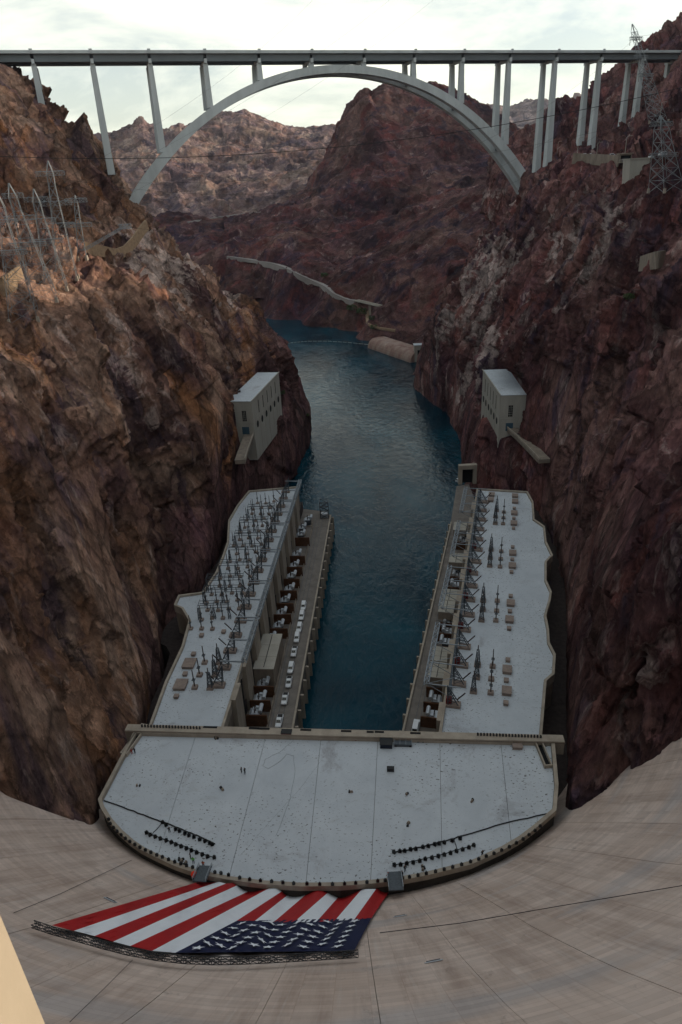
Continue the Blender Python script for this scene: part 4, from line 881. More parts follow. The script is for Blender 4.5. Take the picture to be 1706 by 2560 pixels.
# --- valve houses high on both walls
def valve_house(label, near_in, near_out, far_in, zt, hb_, side, group):
    """near_in: river-side corner facing the dam; near_out: cliff-side corner; far_in: river-side corner downstream"""
    a = Vector((*near_in, 0)); u = Vector((*far_in, 0))-a; L = u.length; u.normalize(); w = Vector((*near_out, 0))-a; Wd = w.length; w.normalize()
    e = empty('valve_house', (a.x, a.y, zt-hb_)); tag(e, label, 'building', group); r_ = math.atan2(u.y, u.x); out = -w
    def P_(s_, t_, z): return u*s_+w*t_+V(0, 0, z)
    def blk(s0, s1, t0_, t1_, z0, z1): return MB().add([P_(s_, t_, z) for z in (z0, z1) for s_, t_ in ((s0, t0_), (s1, t0_), (s1, t1_), (s0, t1_))], [(3, 2, 1, 0), (4, 5, 6, 7), (0, 1, 5, 4), (1, 2, 6, 5), (2, 3, 7, 6), (3, 0, 4, 7)])
    blk(0, L, 0, Wd+4, -14, hb_-0.3).build('wall', M_pale, e)
    blk(-0.25, L+0.25, -0.25, Wd+4, hb_-0.29, hb_).build('roof', M_roof, e)
    blk(-0.12, L+0.12, -0.12, Wd+4, hb_*0.40, hb_*0.40+0.35).build('string_course', M_pale, e)
    for k in range(6):
        s_ = L*(0.12+0.155*k); c = P_(s_, -0.06, hb_*0.27); m_ = MB(); n = 14; rr_ = 2.0
        vs = [c+u*(rr_*math.cos(2*math.pi*i/n))+V(0, 0, rr_*1.05*math.sin(2*math.pi*i/n)) for i in range(n)]; vs += [v_+w*1.2 for v_ in vs]
        m_.add(vs, [tuple(range(n)), tuple(range(2*n-1, n-1, -1))]+[(i, n+i, n+(i+1) % n, (i+1) % n) for i in range(n)]).build('outlet_port', M_dark, e)
        if k < 5:
            s2 = L*(0.20+0.155*k); blk(s2-0.45, s2+0.45, -0.08, 0.5, hb_*0.52, hb_*0.86).build('slit_window', M_dark, e)
    for k in range(1, 6): blk(L*(0.045+0.155*k)-0.05, L*(0.045+0.155*k)+0.05, -0.05, 0.3, -13.5, hb_*0.39).build('panel_joint', M_conc2, e)
    blk(-0.45, L+0.45, -0.45, 0.15, hb_+0.002, hb_+0.45).build('roof_kerb', M_pale, e)
    # window and door in the end facing the dam
    fr = blk(-0.18, 0.3, Wd*0.38, Wd*0.38+2.4, hb_*0.46, hb_*0.74).build('window', M_dark, e)
    for k in range(1, 3): blk(-0.24, -0.181, Wd*0.38+k*0.8-0.07, Wd*0.38+k*0.8+0.07, hb_*0.46, hb_*0.74).build('mullion', M_pale, fr)
    for k in range(1, 5): z = hb_*(0.46+0.28*k/5); blk(-0.235, -0.182, Wd*0.38, Wd*0.38+2.4, z-0.06, z+0.06).build('mullion', M_pale, fr)
    blk(-0.16, 0.3, Wd*0.30, Wd*0.30+4.2, hb_*0.10, hb_*0.30).build('door', mat('blue_door', (0.05, 0.10, 0.14), 0.6), e)
    return e, P_, u, w, L, Wd
def at2(x, y, z): q = uz(x, y, z); return (float(q[0]), float(q[1]))
ZV = 72.0
vl, PvL, vu, vw_, vL, vWd = valve_house('pale concrete valve house clinging to the left cliff', at2(629, 1003, ZV), at2(585, 1003, ZV), at2(697, 931, ZV), ZV, 22.0, -1, None)
vr, PvR, vu2, vw2, vL2, vWd2 = valve_house('pale concrete valve house clinging to the right cliff', at2(1252, 988, 68), at2(1310, 986, 68), at2(1208, 925, 68), 68.0, 24.0, 1, None)
def ramp_road(label, pts, w, wall):
    e = empty('access_ramp', pts[0]); tag(e, label, 'ramp'); o = Vector(pts[0]); vs = []; m_ = MB(); mw = MB(); n = len(pts)
    for i, p_ in enumerate(pts):
        p_ = Vector(p_); d = (Vector(pts[min(i+1, n-1)])-Vector(pts[max(i-1, 0)])); d.z = 0; d.normalize(); q = V(-d.y, d.x, 0)*w/2
        vs += [p_-q-o, p_+q-o, p_+q-o-V(0, 0, 2.2), p_-q-o-V(0, 0, 2.2)]
    fs = [(i*4+k, i*4+(k+1) % 4, i*4+4+(k+1) % 4, i*4+4+k) for i in range(n-1) for k in range(4)]+[(3, 2, 1, 0), tuple((n-1)*4+k for k in range(4))]
    m_.add(vs, fs).build('roadbed', M_conc2, e)
    for i in range(n-1):
        a, b_ = vs[i*4+(0 if wall < 0 else 1)], vs[i*4+4+(0 if wall < 0 else 1)]; MB().bar(a+V(0, 0, .55), b_+V(0, 0, .55), 0.5, 1.2).build('side_wall', M_conc, e)
ramp_road('sloping access ramp below the left valve house', [W(624, 1082, 52), W(616, 1104, 52), W(607, 1128, 52), W(600, 1150, 52)], 5.5, 1)
ramp_road('sloping access ramp below the right valve house', [W(1279, 1068, 48), W(1305, 1090, 48), W(1335, 1120, 48), W(1362, 1148, 48)], 6.0, -1)

# --- floodlights on the central roof
def proto_flood():
    e = empty('floodlight'); MB().box((0, 0, 0.06), (1.0, 0.8, 0.12)).build('base', M_black, e)
    for sx_ in (-1, 1): MB().box((sx_*0.5, 0, 0.55), (0.1, 0.25, 0.95)).build('yoke', M_black, e)
    m_ = MB(); m_.tube([(0, 0.42, 0.6), (0, 0.1, 0.78), (0, -0.42, 1.0)], [0.3, 0.42, 0.46], 8).build('head', M_black, e); MB().tube([(0, -0.425, 1.002), (0, -0.44, 1.009)], 0.40, 8).build('lens', M_glass, e)
    return e
fl, ufl = proto_flood(), [False]; tag(fl, cat='floodlight')
Z1 = lambda l: zm(230, 2000, 0.236, l)
Z2 = lambda l: zm(950, 1980, 0.2997, l)
rows = [('inner row at the left of the roof', 'left', Z1([(752, 245), (788, 272), (890, 318), (932, 336), (987, 363), (1030, 383), (1082, 400), (1145, 426), (1200, 443), (1250, 463), (1277, 478)])),
 ('outer row at the left of the roof', 'left', Z1([(583, 355), (620, 378), (674, 398), (728, 418), (790, 437), (845, 457), (892, 480), (948, 500), (1003, 522), (1057, 543), (1113, 566), (1172, 587), (1228, 608), (1298, 617)])),
 ('inner row at the right of the roof', 'left', Z2([(118, 508), (167, 501), (208, 498), (257, 486), (301, 482), (360, 466), (405, 458), (459, 444), (494, 437), (538, 428), (603, 412), (669, 394)])),
 ('outer row at the right of the roof', 'left', Z2([(122, 616), (174, 613), (226, 603), (279, 596), (333, 582), (380, 566), (436, 556), (489, 543), (538, 530), (590, 516), (640, 500), (691, 487), (743, 470), (784, 451)]))]
for nm, sd, l in rows:
    for k, q in enumerate(l): place(fl, ufl, W(*q, CZ+0.01), 0.1*((k*5) % 7-3)+(0.35 if 'left of' in nm or 'the left' in nm else -0.3), f'{ORD[k]} black floodlight from the {sd} in the {nm}', 'floodlights in the '+nm).scale = (0.82, 0.82, 0.82)
edge = Z1([(180, 212), (197, 258), (232, 300), (270, 340), (312, 377), (357, 414), (405, 448), (458, 479), (512, 509), (570, 537), (628, 562), (690, 590), (750, 611), (815, 637), (880, 662), (945, 682), (1005, 700), (1070, 719), (1125, 739), (1305, 772), (1370, 782), (1450, 800)])
edge += [(x, y) for x, y in ((600, 2196), (625, 2200), (652, 2203), (680, 2205), (708, 2208), (735, 2210), (768, 2211), (800, 2212), (832, 2212), (862, 2211), (890, 2209), (918, 2207), (945, 2204))]
edge += Z2([(45, 744), (190, 722), (248, 715), (318, 700), (388, 685), (465, 668), (537, 651), (608, 631), (682, 610), (757, 586), (825, 565), (888, 541), (952, 518), (1016, 491), (1080, 463), (1138, 431), (1195, 399), (1245, 363), (1295, 328), (1338, 291)])
for k, q in enumerate(edge):
    nth = ORD[k] if k < 28 else ORD[len(edge)-1-k]; sd = 'left' if k < 28 else 'right'
    place(fl, ufl, W(*q, CZ+1.21), 0.0, f'{nth} black floodlight from the {sd} end along the curved roof parapet', 'floodlights along the curved parapet').scale = (0.68, 0.68, 0.68)
for sd, (x0, y0), (x1, y1), n in (('left', (356, 1817), (500, 1822), 20), ('right', (1195, 1838), (1352, 1844), 21)):
    for k in range(n):
        u = k/(n-1); q = W(x0+(x1-x0)*u, y0+(y1-y0)*u, CZ+1.71)
        place(fl, ufl, q, math.pi, f'{ORD[k]} small black lamp from the left on the {sd} end of the straight parapet', f'lamps on the {sd} end of the straight parapet').scale = (0.5, 0.5, 0.65)
# cables over the roof
def cable(pts, r, label, z=CZ, m_=None, cat='cable'):
    p_ = [Vector(W(*q, z+r+0.005)) for q in pts]; o = p_[0].copy(); f = []
    for a, b_ in zip(p_[:-1], p_[1:]):
        for k in range(4): f.append(a.lerp(b_, k/4)-o+V(random.uniform(-.12, .12), random.uniform(-.12, .12), 0))
    f.append(p_[-1]-o); tag(MB().tube(f, r, 5).build('cable', m_ or M_black, None, o), label, cat)
cable([(262, 2001), (310, 2018), (360, 2038), (405, 2054), (430, 2062), (468, 2079), (505, 2094), (538, 2110)], 0.16, 'thick black cable from the left parapet to the inner floodlight row')
cable([(407, 2054), (395, 2070), (382, 2084)], 0.1, 'short black cable linking the two left floodlight rows')
cable([(372, 2083), (410, 2097), (450, 2112), (490, 2128), (530, 2142)], 0.09, 'black cable along the outer left floodlight row')
cable([(1383, 2031), (1340, 2040), (1260, 2058), (1180, 2082), (1137, 2095), (1090, 2108), (1040, 2120), (985, 2131)], 0.16, 'thick black cable from the right parapet to the inner floodlight row')
cable([(1136, 2097), (1139, 2110), (1142, 2124)], 0.1, 'short black cable linking the two right floodlight rows')
cable([(1185, 2112), (1142, 2125), (1090, 2140), (1040, 2152), (985, 2163)], 0.09, 'black cable along the outer right floodlight row')
cable([(735, 1850), (700, 1880), (664, 1898), (658, 1915), (672, 1922), (700, 1905), (718, 1885), (735, 1890), (738, 1930), (725, 2000), (690, 2090)], 0.03, 'thin looping grey hose across the middle of the central roof', m_=M_dsteel)
cable([(600, 2140), (680, 2050), (760, 1960), (800, 1905)], 0.015, 'thin straight line running diagonally across the central roof')
# two gangways from the roof to the dam face
def gangway(label, a, b_, w, zb):
    p_, q_ = Vector(W(*a, CZ+1.5)), Vector(W(*b_, zb)); e = empty('gangway', p_); d = q_-p_; tag(e, label, 'gangway'); n_ = V(-d.y, d.x, 0).normalized()*w/2
    m_ = MB(); MB().bar(V(0, 0, 0), d, w, 0.25).build('deck', M_dsteel, e)
    for sg in (-1, 1):
        m_ = MB(); m_.bar(n_*sg+V(0, 0, 1.2), d+n_*sg+V(0, 0, 1.2), 0.12); m_.bar(n_*sg+V(0, 0, .65), d+n_*sg+V(0, 0, .65), 0.08)
        for k in range(6): m_.bar(n_*sg+d*(k/5), n_*sg+d*(k/5)+V(0, 0, 1.2), 0.09)
        m_.build('railing', M_steel, e)
gangway('steel gangway from the roof to the dam at the left end of the flag', (515, 2165), (499, 2204), 3.0, CZ+3.0)
gangway('steel gangway from the roof to the dam at the right end of the flag', (985, 2180), (991, 2226), 3.2, CZ+3.0)
# roof furniture
def thing_box(name, label, cat, q, d, m_, z=CZ, rz=-0.1, extra=None):
    e = empty(name, W(*q, z)); e.rotation_euler = (0, 0, rz); MB().box((0, 0, d[2]/2), d, top=0.96).build('body', m_, e)
    if extra: extra(e, d)
    tag(e, label, cat); return e
M_navy = mat('navy_cover', (0.012, 0.018, 0.035), 0.6)
def lidx(e, d): MB().box((0, 0, d[2]+0.06), (d[0]*1.05, d[1]*1.05, 0.14)).build('lid', M_black, e)
def wheelx(e, d):
    for x in (-.4, .4):
        for y in (-.5, .5): MB().tube([(x*d[0], y*d[1]-.1, .3), (x*d[0], y*d[1]+.1, .3)], .3, 8).build('wheel', M_tyre, e)
    for k in range(4): MB().bar((-.5*d[0]+k*.33*d[0], -.5*d[1], d[2]), (-.5*d[0]+k*.33*d[0], .5*d[1], d[2]+.5), .1).build('rail', M_steel, e)
thing_box('equipment_crate', 'dark red equipment crate against the straight parapet', 'crate', (718, 1842), (3.0, 1.8, 2.0), M_red, extra=lidx)
thing_box('equipment_crate', 'small dull red crate beside the red hose coils', 'crate', (908, 1848), (1.8, 1.2, 1.3), M_red, extra=lidx)
thing_box('equipment_case', 'square navy blue case standing on the roof near the parapet', 'case', (966, 1862), (3.4, 3.0, 1.4), M_navy, extra=lidx)
thing_box('trolley', 'low grey trolley of gear beside the navy case', 'trolley', (1008, 1862), (5.0, 1.6, 0.9), M_dsteel, extra=wheelx)
thing_box('equipment_case', 'small black case alone in the middle right of the roof', 'case', (977, 1926), (1.9, 1.1, 0.9), M_black, extra=lidx)
thing_box('roof_hatch', 'brown hatch below the right end of the straight parapet', 'roof hatch', (1293, 1866), (2.6, 2.6, 0.8), M_plinth, extra=lambda e, d: MB().box((0, 0, d[2]+.08), (2.8, 2.8, .16)).build('lid', M_plinth, e))
for lab, q, L_ in (('long narrow concrete trough at the far left corner of the roof', (338, 1853), 12.0), ('long narrow concrete trough at the far right corner of the roof', (1357, 1886), 10.0)):
    e = empty('roof_trough', W(*q, CZ)); tag(e, lab, 'trough'); e.rotation_euler = (0, 0, -0.28 if q[0] < 800 else 0.02)
    for x in (-.9, .9): MB().box((x, 0, .6), (.35, L_, 1.2)).build('side_wall', M_conc, e)
    for y in (-1, 1): MB().box((0, y*(L_/2-.17), .6), (1.44, .34, 1.1)).build('end_wall', M_conc, e)
    MB().box((0, 0, .1), (1.44, L_-.7, .2)).build('floor', M_dark, e)
for k, (x, y) in enumerate([(868, 1846), (876, 1846), (884, 1847), (890, 1849), (1046, 1853), (1058, 1853)]):
    p_ = W(x, y, CZ); m_ = MB(); m_.tube([(math.cos(t_)*.55, math.sin(t_)*.55, .14) for t_ in np.linspace(0, 6.28, 13)], .13, 5)
    tag(m_.build('hose_coil', M_red if k < 4 else M_black, None, p_), f'{ORD[k if k < 4 else k-4]} {"red" if k < 4 else "black"} hose coil from the left by the straight parapet', 'hose coil', 'hose coils by the parapet')
for k, (x, y) in enumerate([(344, 1967), (880, 1982), (1013, 1988), (1187, 2000), (1024, 2062), (551, 1972), (452, 2152), (470, 2160), (1062, 2171), (546, 1846)]):
    p_ = Vector(W(x, y, CZ)); e = empty('gear_pile', p_); tag(e, ['dark gear pile near the left edge of the roof', 'small dark bundle right of the roof centre line', 'dark bundle between the roof joints on the right', 'low tripod gear on the right half of the roof', 'tiny dark bag above the inner right floodlights', 'dark stain-like gear pile in the left middle of the roof', 'heap of gear by the curved parapet left of the gangway', 'dark heap of bags beside the left gangway', 'dark gear heap below the outer right floodlight row', 'dark cable heap against the straight parapet at left'][k], 'gear')
    rd = random.Random(k)
    for j in range(4 if k in (6, 7, 8, 9) else 2): MB().box((rd.uniform(-.9, .9), rd.uniform(-.5, .5), .25+.05*j), (rd.uniform(.4, 1.0), rd.uniform(.3, .7), .5+.1*j), rd.uniform(0, 3), top=.7).build('bag', M_black if j % 2 == 0 else M_conc2, e)
bm_ = bmesh.new(); bmesh.ops.create_uvsphere(bm_, u_segments=10, v_segments=7, radius=0.75); me = bpy.data.meshes.new('buoy'); bm_.to_mesh(me); me.materials.append(mat('bright_red_orange', (0.75, 0.04, 0.01), 0.5)); dp = Vector(W(485, 2186, CZ+1.9)); tag(link('marker_ball', me, None, dp), 'bright red-orange ball on the parapet beside the left gangway', 'ball')
c0, c1 = Vector(W(316, 1818, CZ+1.7))-COFF, Vector(W(1410, 1846, CZ+1.7))-COFF
MB().bar(V(c0.x, c0.y, CZ-0.65), V(c1.x, c1.y, CZ-0.65), 2.6, 4.7).build('coping', M_conc, cp)
MB().bar(V(c0.x, c0.y-1.36, CZ+1.2), V(c1.x, c1.y-1.36, CZ+1.2), 0.12, 0.35).build('drip_edge', M_conc2, cp)
# dark panels along the straight parapet top
for k, (x, y, w) in enumerate([(526, 1818, 4.2), (635, 1821, 3.0), (660, 1822, 3.4), (765, 1825, 3.2), (866, 1828, 3.0), (926, 1830, 2.0), (949, 1830, 2.6), (1039, 1833, 3.0)]):
    q = Vector(W(x, y, CZ+1.7))-COFF; MB().box((q.x, q.y, CZ+1.74), (w, 0.75, 0.07), math.radians(-6.5)).build('vent_grille', M_dark, cp)
# --- people
def proto_person():
    J = {'pelvis': (0, 0, .95), 'waist': (0, 0, 1.12), 'chest': (0, 0, 1.36), 'neck': (0, 0, 1.5), 'head': (0, .01, 1.62), 'top': (0, .01, 1.74),
         'hipl': (-.1, 0, .9), 'kneel': (-.12, .03, .5), 'anklel': (-.12, 0, .09), 'toel': (-.13, .16, .04), 'hipr': (.1, 0, .9), 'kneer': (.13, .05, .5), 'ankler': (.14, .03, .09), 'toer': (.15, .2, .04),
         'shl': (-.2, 0, 1.42), 'ell': (-.28, .02, 1.15), 'wrl': (-.25, .16, .95), 'hal': (-.24, .22, .9), 'shr': (.2, 0, 1.42), 'elr': (.28, .02, 1.15), 'wrr': (.24, .18, 1.0), 'har': (.22, .24, .98)}
    R_ = {'pelvis': .15, 'waist': .14, 'chest': .17, 'neck': .07, 'head': .1, 'top': .08, 'hipl': .1, 'kneel': .075, 'anklel': .055, 'toel': .045, 'hipr': .1, 'kneer': .075, 'ankler': .055, 'toer': .045, 'shl': .08, 'ell': .06, 'wrl': .045, 'hal': .045, 'shr': .08, 'elr': .06, 'wrr': .045, 'har': .045}
    E_ = [('pelvis', 'waist'), ('waist', 'chest'), ('chest', 'neck'), ('neck', 'head'), ('head', 'top')]
    for d in 'lr': E_ += [('pelvis', 'hip'+d), ('hip'+d, 'knee'+d), ('knee'+d, 'ankle'+d), ('ankle'+d, 'toe'+d), ('chest', 'sh'+d), ('sh'+d, 'el'+d), ('el'+d, 'wr'+d), ('wr'+d, 'ha'+d)]
    ks = list(J); me = bpy.data.meshes.new('person_skeleton'); me.from_pydata([J[k] for k in ks], [(ks.index(a), ks.index(b_)) for a, b_ in E_], [])
    o = link('person_skeleton', me); sm = o.modifiers.new('skin', 'SKIN')
    for k, v_ in zip(ks, me.skin_vertices[0].data): v_.radius = (R_[k], R_[k]*(.75 if k in ('pelvis', 'waist', 'chest') else 1)); v_.use_root = (k == 'pelvis')
    su = o.modifiers.new('sub', 'SUBSURF'); su.levels = 1; su.render_levels = 1
    dg = bpy.context.evaluated_depsgraph_get(); dg.update(); m2 = bpy.data.meshes.new_from_object(o.evaluated_get(dg)); m2.name = 'person'
    bpy.data.objects.remove(o)
    m2.materials.clear()
    for _ in range(4): m2.materials.append(M_black)
    for p_ in m2.polygons:
        z = p_.center.z; ax = abs(p_.center.x)
        p_.material_index = 3 if z > 1.66 else (0 if z > 1.5 else (1 if z > .97 and (ax < .3 or z > 1.05) else (0 if ax > .19 and z > .85 else 2)))
    return m2
pm = proto_person()
M_skin = mat('skin', (0.30, 0.17, 0.11), 0.7); M_trou = mat('dark_trousers', (0.018, 0.018, 0.022), 0.85); M_hivis = mat('hi_vis_green', (0.12, 0.55, 0.06), 0.7); M_orange = mat('orange_vest', (0.60, 0.10, 0.03), 0.7); M_ored = mat('red_jacket', (0.35, 0.035, 0.025), 0.75); M_dkjack = mat('dark_jacket', (0.02, 0.021, 0.025), 0.8)
ppl = [((331, 1886), M_ored, M_ored, 0.5, 'person in red overalls standing by the left trough'), ((338.5, 1883), M_dkjack, M_trou, 2.6, 'person in dark clothes beside the one in red overalls'),
 ((605, 1932), M_dkjack, M_trou, 1.2, 'person in dark clothes on the left of the pair in mid roof'), ((613, 1934), M_dkjack, M_trou, 4.2, 'person in dark clothes on the right of the pair in mid roof'),
 ((425, 2082), M_dkjack, M_trou, 0.4, 'person in dark clothes working at the inner left floodlights'), ((478, 2147), M_dkjack, M_trou, 2.0, 'person in black next to the hi-vis worker'),
 ((485, 2158), M_hivis, M_trou, 3.0, 'person in a bright green hi-vis vest near the left gangway'), ((510, 2168), M_orange, M_trou, 0.0, 'person in an orange vest at the left gangway'),
 ((970, 2196), M_ored, M_trou, 1.0, 'person in a red jacket at the right gangway'), ((1006, 2192), M_dkjack, M_trou, 2.2, 'person in dark clothes just right of the right gangway'),
 ((1013, 2178), M_dkjack, M_trou, 3.5, 'person in dark clothes between right floodlights and gangway'), ((1206, 2141), M_dkjack, M_trou, 0.3, 'person in dark clothes near the curved parapet at right')]
for q, top, leg, rz, lab in ppl:
    o = link('person', pm, None, W(*q, CZ+0.005)); o.rotation_euler = (0, 0, rz); o.scale = (1.25, 1.25, 1.25)
    for k, m_ in enumerate((M_skin, top, leg, M_ored if top is M_ored else M_trou)): o.material_slots[k].link = 'OBJECT'; o.material_slots[k].material = m_
    tag(o, lab, 'person', 'crew on the central roof')
# --- the great flag on the dam face
B_far = [(513, 2200), (547, 2204), (565, 2209), (614, 2204), (651, 2215), (678, 2218), (712, 2224), (752, 2212), (794, 2212), (824, 2228), (863, 2224), (905, 2223), (941, 2222), (981, 2218)]
B_mid = [(592, 2302), (638, 2302), (684, 2306), (736, 2305), (791, 2305), (837, 2302), (886, 2299), (929, 2295)]
B_near = [(130, 2313), (185, 2327), (237, 2340), (283, 2354), (326, 2365), (381, 2377), (439, 2382)]
C_near = (886, 2377)
def dam_hit(x, y, off):
    """where a sight line meets the dam face, standing off it by off metres"""
    d = Vector(ray(x, y)); lo, hi = 10.0, 300.0
    def inside(t_):
        p_ = V(0, 0, CAM_H)+d*t_; z = min(max(p_.z, 19), 182)
        r_ = math.hypot(p_.x-DX, p_.y-(dam_y0(z)+dam_r(z))); return r_ > dam_r(z)-off or p_.z < 20
    prev = lo
    for k in range(400):
        t_ = lo+(hi-lo)*k/400
        if t_ > 25 and inside(t_):
            a, b_ = prev, t_
            for _ in range(20):
                m_ = (a+b_)/2
                if inside(m_): b_ = m_
                else: a = m_
            return V(0, 0, CAM_H)+d*b_
        prev = t_
    return V(0, 0, CAM_H)+d*hi
def cloth(M_):                                    # fabric: weave tint plus slight sheen
    return M_
M_fred = mat('flag_red', (0.42, 0.010, 0.012), 0.75, var=0.12, scale=0.3); M_fwhite = mat('flag_white', (0.86, 0.88, 0.92), 0.75, var=0.05, scale=0.3); M_fblue = mat('flag_navy', (0.006, 0.010, 0.052), 0.75, var=0.2, scale=0.3)
flag = empty('flag', dam_hit(520, 2300, 0.5)); FO = Vector(flag.location); tag(flag, 'enormous American flag of red and white stripes draped down the dam face', 'flag')
def fpt(x, y, w_): 
    k_ = min(1, max(0, (2310-y)/90)); return dam_hit(x, y, 1.0+1.0*k_+(0.5+0.8*k_)*math.sin(w_*0.9)+0.12*math.sin(w_*2.3))
def strip(e0, e1, m_, seed, name='stripe', parent=None, nv=16, nu=5, lift=0.0):
    """cloth between two edge polylines"""
    vs = []; L0, L1 = len(e0)-1, len(e1)-1
    def ev(e, t_): k = min(int(t_*(len(e)-1)), len(e)-2); u = t_*(len(e)-1)-k; return (e[k][0]+(e[k+1][0]-e[k][0])*u, e[k][1]+(e[k+1][1]-e[k][1])*u)
    for i in range(nu+1):
        for j in range(nv+1):
            t_ = j/nv; a, b_ = ev(e0, t_), ev(e1, t_); x = a[0]+(b_[0]-a[0])*i/nu; y = a[1]+(b_[1]-a[1])*i/nu
            vs.append(fpt(x, y, (x+y*0.4)/17.0)-FO)
    fs = [(i*(nv+1)+j, (i+1)*(nv+1)+j, (i+1)*(nv+1)+j+1, i*(nv+1)+j+1) for i in range(nu) for j in range(nv)]
    o = MB().add(vs, fs).build(name, m_, parent or flag, smooth=True); return o
for k in range(6): strip([B_near[k], B_far[k]], [B_near[k+1], B_mid[0], B_far[6]] if k == 5 else [B_near[k+1], B_far[k+1]], M_fred if k % 2 == 0 else M_fwhite, k)
for k in range(7): strip([B_mid[k], B_far[k+6]], [B_mid[k+1], B_far[k+7]], M_fred if k % 2 == 0 else M_fwhite, k, nv=8)
can = strip([B_near[6], C_near], [B_mid[0], B_mid[7]], M_fblue, 0, 'canton', nv=30, nu=10)
def cpx(s_, t_): # s: across the stripes (0..1), t: away from the truss (0..1)
    a = (B_near[6][0]+(C_near[0]-B_near[6][0])*s_, B_near[6][1]+(C_near[1]-B_near[6][1])*s_); b_ = (B_mid[0][0]+(B_mid[7][0]-B_mid[0][0])*s_, B_mid[0][1]+(B_mid[7][1]-B_mid[0][1])*s_)
    return (a[0]+(b_[0]-a[0])*t_, a[1]+(b_[1]-a[1])*t_)
for i in range(9):
    for j in range(11):
        if (i+j) % 2: continue
        s_, t_ = (i+1)/10, (j+1)/12*0.94; c = cpx(s_, t_); P0 = fpt(*c, (c[0]+c[1]*.4)/17.0); cs = cpx(s_+.02, t_); ct = cpx(s_, t_+.03)
        eu = (fpt(*cs, (cs[0]+cs[1]*.4)/17.0)-P0).normalized(); ew = (fpt(*ct, (ct[0]+ct[1]*.4)/17.0)-P0); nn = eu.cross(ew).normalized()
        if nn.dot(V(0, 0, 1)) < 0: nn = -nn
        ew = nn.cross(eu).normalized(); r0 = 1.14; vs = [nn*0.36]
        for q in range(10):
            a = math.pi/2+2*math.pi*q/10; rr_ = r0 if q % 2 == 0 else r0*0.40; vs.append(eu*(rr_*math.cos(a))+ew*(rr_*math.sin(a))+nn*0.33)
        o = MB().add(vs, [(0, 1+q, 1+(q+1) % 10) for q in range(10)]).build('star', M_fwhite, can); o.location = P0-FO
# black truss carrying the near edge of the flag
tp = [dam_hit(x, y, 1.6) for x, y in ((82, 2310), (130, 2326), (190, 2343), (250, 2360), (320, 2378), (390, 2391), (460, 2399), (530, 2402), (600, 2401), (670, 2398), (740, 2394), (810, 2390), (896, 2384))]
te = empty('flag_truss', tp[0]); tag(te, 'long black lattice truss holding the near edge of the flag', 'truss')
for a, b_ in zip(tp[:-1], tp[1:]): lattice(MB(), a-tp[0], b_-tp[0], 0.7, 0.7, max(3, int((b_-a).length/1.1)), 0.06).build('truss_section', mat('truss_black', (0.03, 0.03, 0.033), 0.6), te)
# suspension wires of the flag and small fittings on the dam
def wire(pts, r, label, m_=None, cat='cable', group=None):
    r = r*0.8; o = Vector(pts[0]); e = MB().tube([Vector(p_)-o for p_ in pts], r, 4).build('wire', m_ or M_black, None, o); tag(e, label, cat, group); return e
wire([dam_hit(1706, 2214, .5), dam_hit(1400, 2265, .5), dam_hit(1150, 2308, .5), dam_hit(950, 2332, .5)], 0.09, 'taut dark wire across the right half of the dam face')
wire([dam_hit(332, 2400, .5), dam_hit(262, 2470, .5), dam_hit(175, 2555, .5)], 0.05, 'thin dark wire down from the truss at lower left')
wire([dam_hit(35, 2282, .4), dam_hit(150, 2235, .4), dam_hit(330, 2150, .4)], 0.06, 'thin dark wire over the dam face at far left')

# --- transmission towers
def proj(p): q = Vector(p)-V(0, 0, CAM_H); d = q.dot(Vector(aF)); return (853+FP*q.dot(Vector(aR))/d, 1280-FP*q.dot(Vector(aU))/d)
M_pyl = mat('pylon_steel', (0.27, 0.295, 0.31), 0.55, 0.4)
def pylon(label, base_px, top_px, wb, wt, arms, arm_l, group, sink=2.0, m_=None, t_=0.14):
    b0 = hit(*base_px); b0 = b0+V(0, 0, -sink); tp_ = Vector(uy(*top_px, b0.y-2)); e = empty('pylon', b0); d = tp_-b0; tag(e, label, 'pylon', group); m_ = m_ or M_pyl
    ax = V(math.cos(0.25), math.sin(0.25), 0); ay = V(-ax.y, ax.x, 0); n = max(6, int(d.length/5)); R_ = []
    for k in range(n+1):
        u = k/n; w = (wb+(wt-wb)*min(1, u/0.78))/2 if u < 0.93 else wt/2*max(0.12, (1-u)/0.07); c = d*u
        R_.append([c+ax*(sx_*w)+ay*(sy_*w) for sx_, sy_ in ((-1, -1), (1, -1), (1, 1), (-1, 1))])
    for i in range(4):
        lg = MB()
        for k in range(n): lg.bar(R_[k][i], R_[k+1][i], t_)
        lg.build('leg', m_, e); j = (i+1) % 4; br_ = MB()
        for k in range(n):
            br_.bar(R_[k][i], R_[k+1][j], t_*.8); br_.bar(R_[k][j], R_[k+1][i], t_*.8); br_.bar(R_[k+1][i], R_[k+1][j], t_*.8)
        br_.build('bracing', m_, e)
        MB().box(R_[0][i]+V(0, 0, sink*.5), (1.2, 1.2, 2.2), top=.8).build('footing', M_conc, e)
    for u, l in zip(arms, arm_l):
        c = d*u; mm = MB(); lattice(mm, c-ax*l, c+ax*l, 1.6, 1.6, 6, t_*.55); mm.bar(c-ax*l, c+d*.07, t_*.6); mm.bar(c+ax*l, c+d*.07, t_*.6); ca = mm.build('crossarm', m_, e)
        MB().bar(c-ax*l*.95+V(0, 0, 1.0), c+ax*l*.95+V(0, 0, 1.0), 1.4, 0.12).build('platform', M_steel, ca)
        for q in (-.9, 0, .9): MB().tube([c+ax*l*q-V(0, 0, .8), c+ax*l*q-V(0, 0, 4.0)], .16, 5).build('insulator_string', M_insul, ca)
    return e, b0, tp_
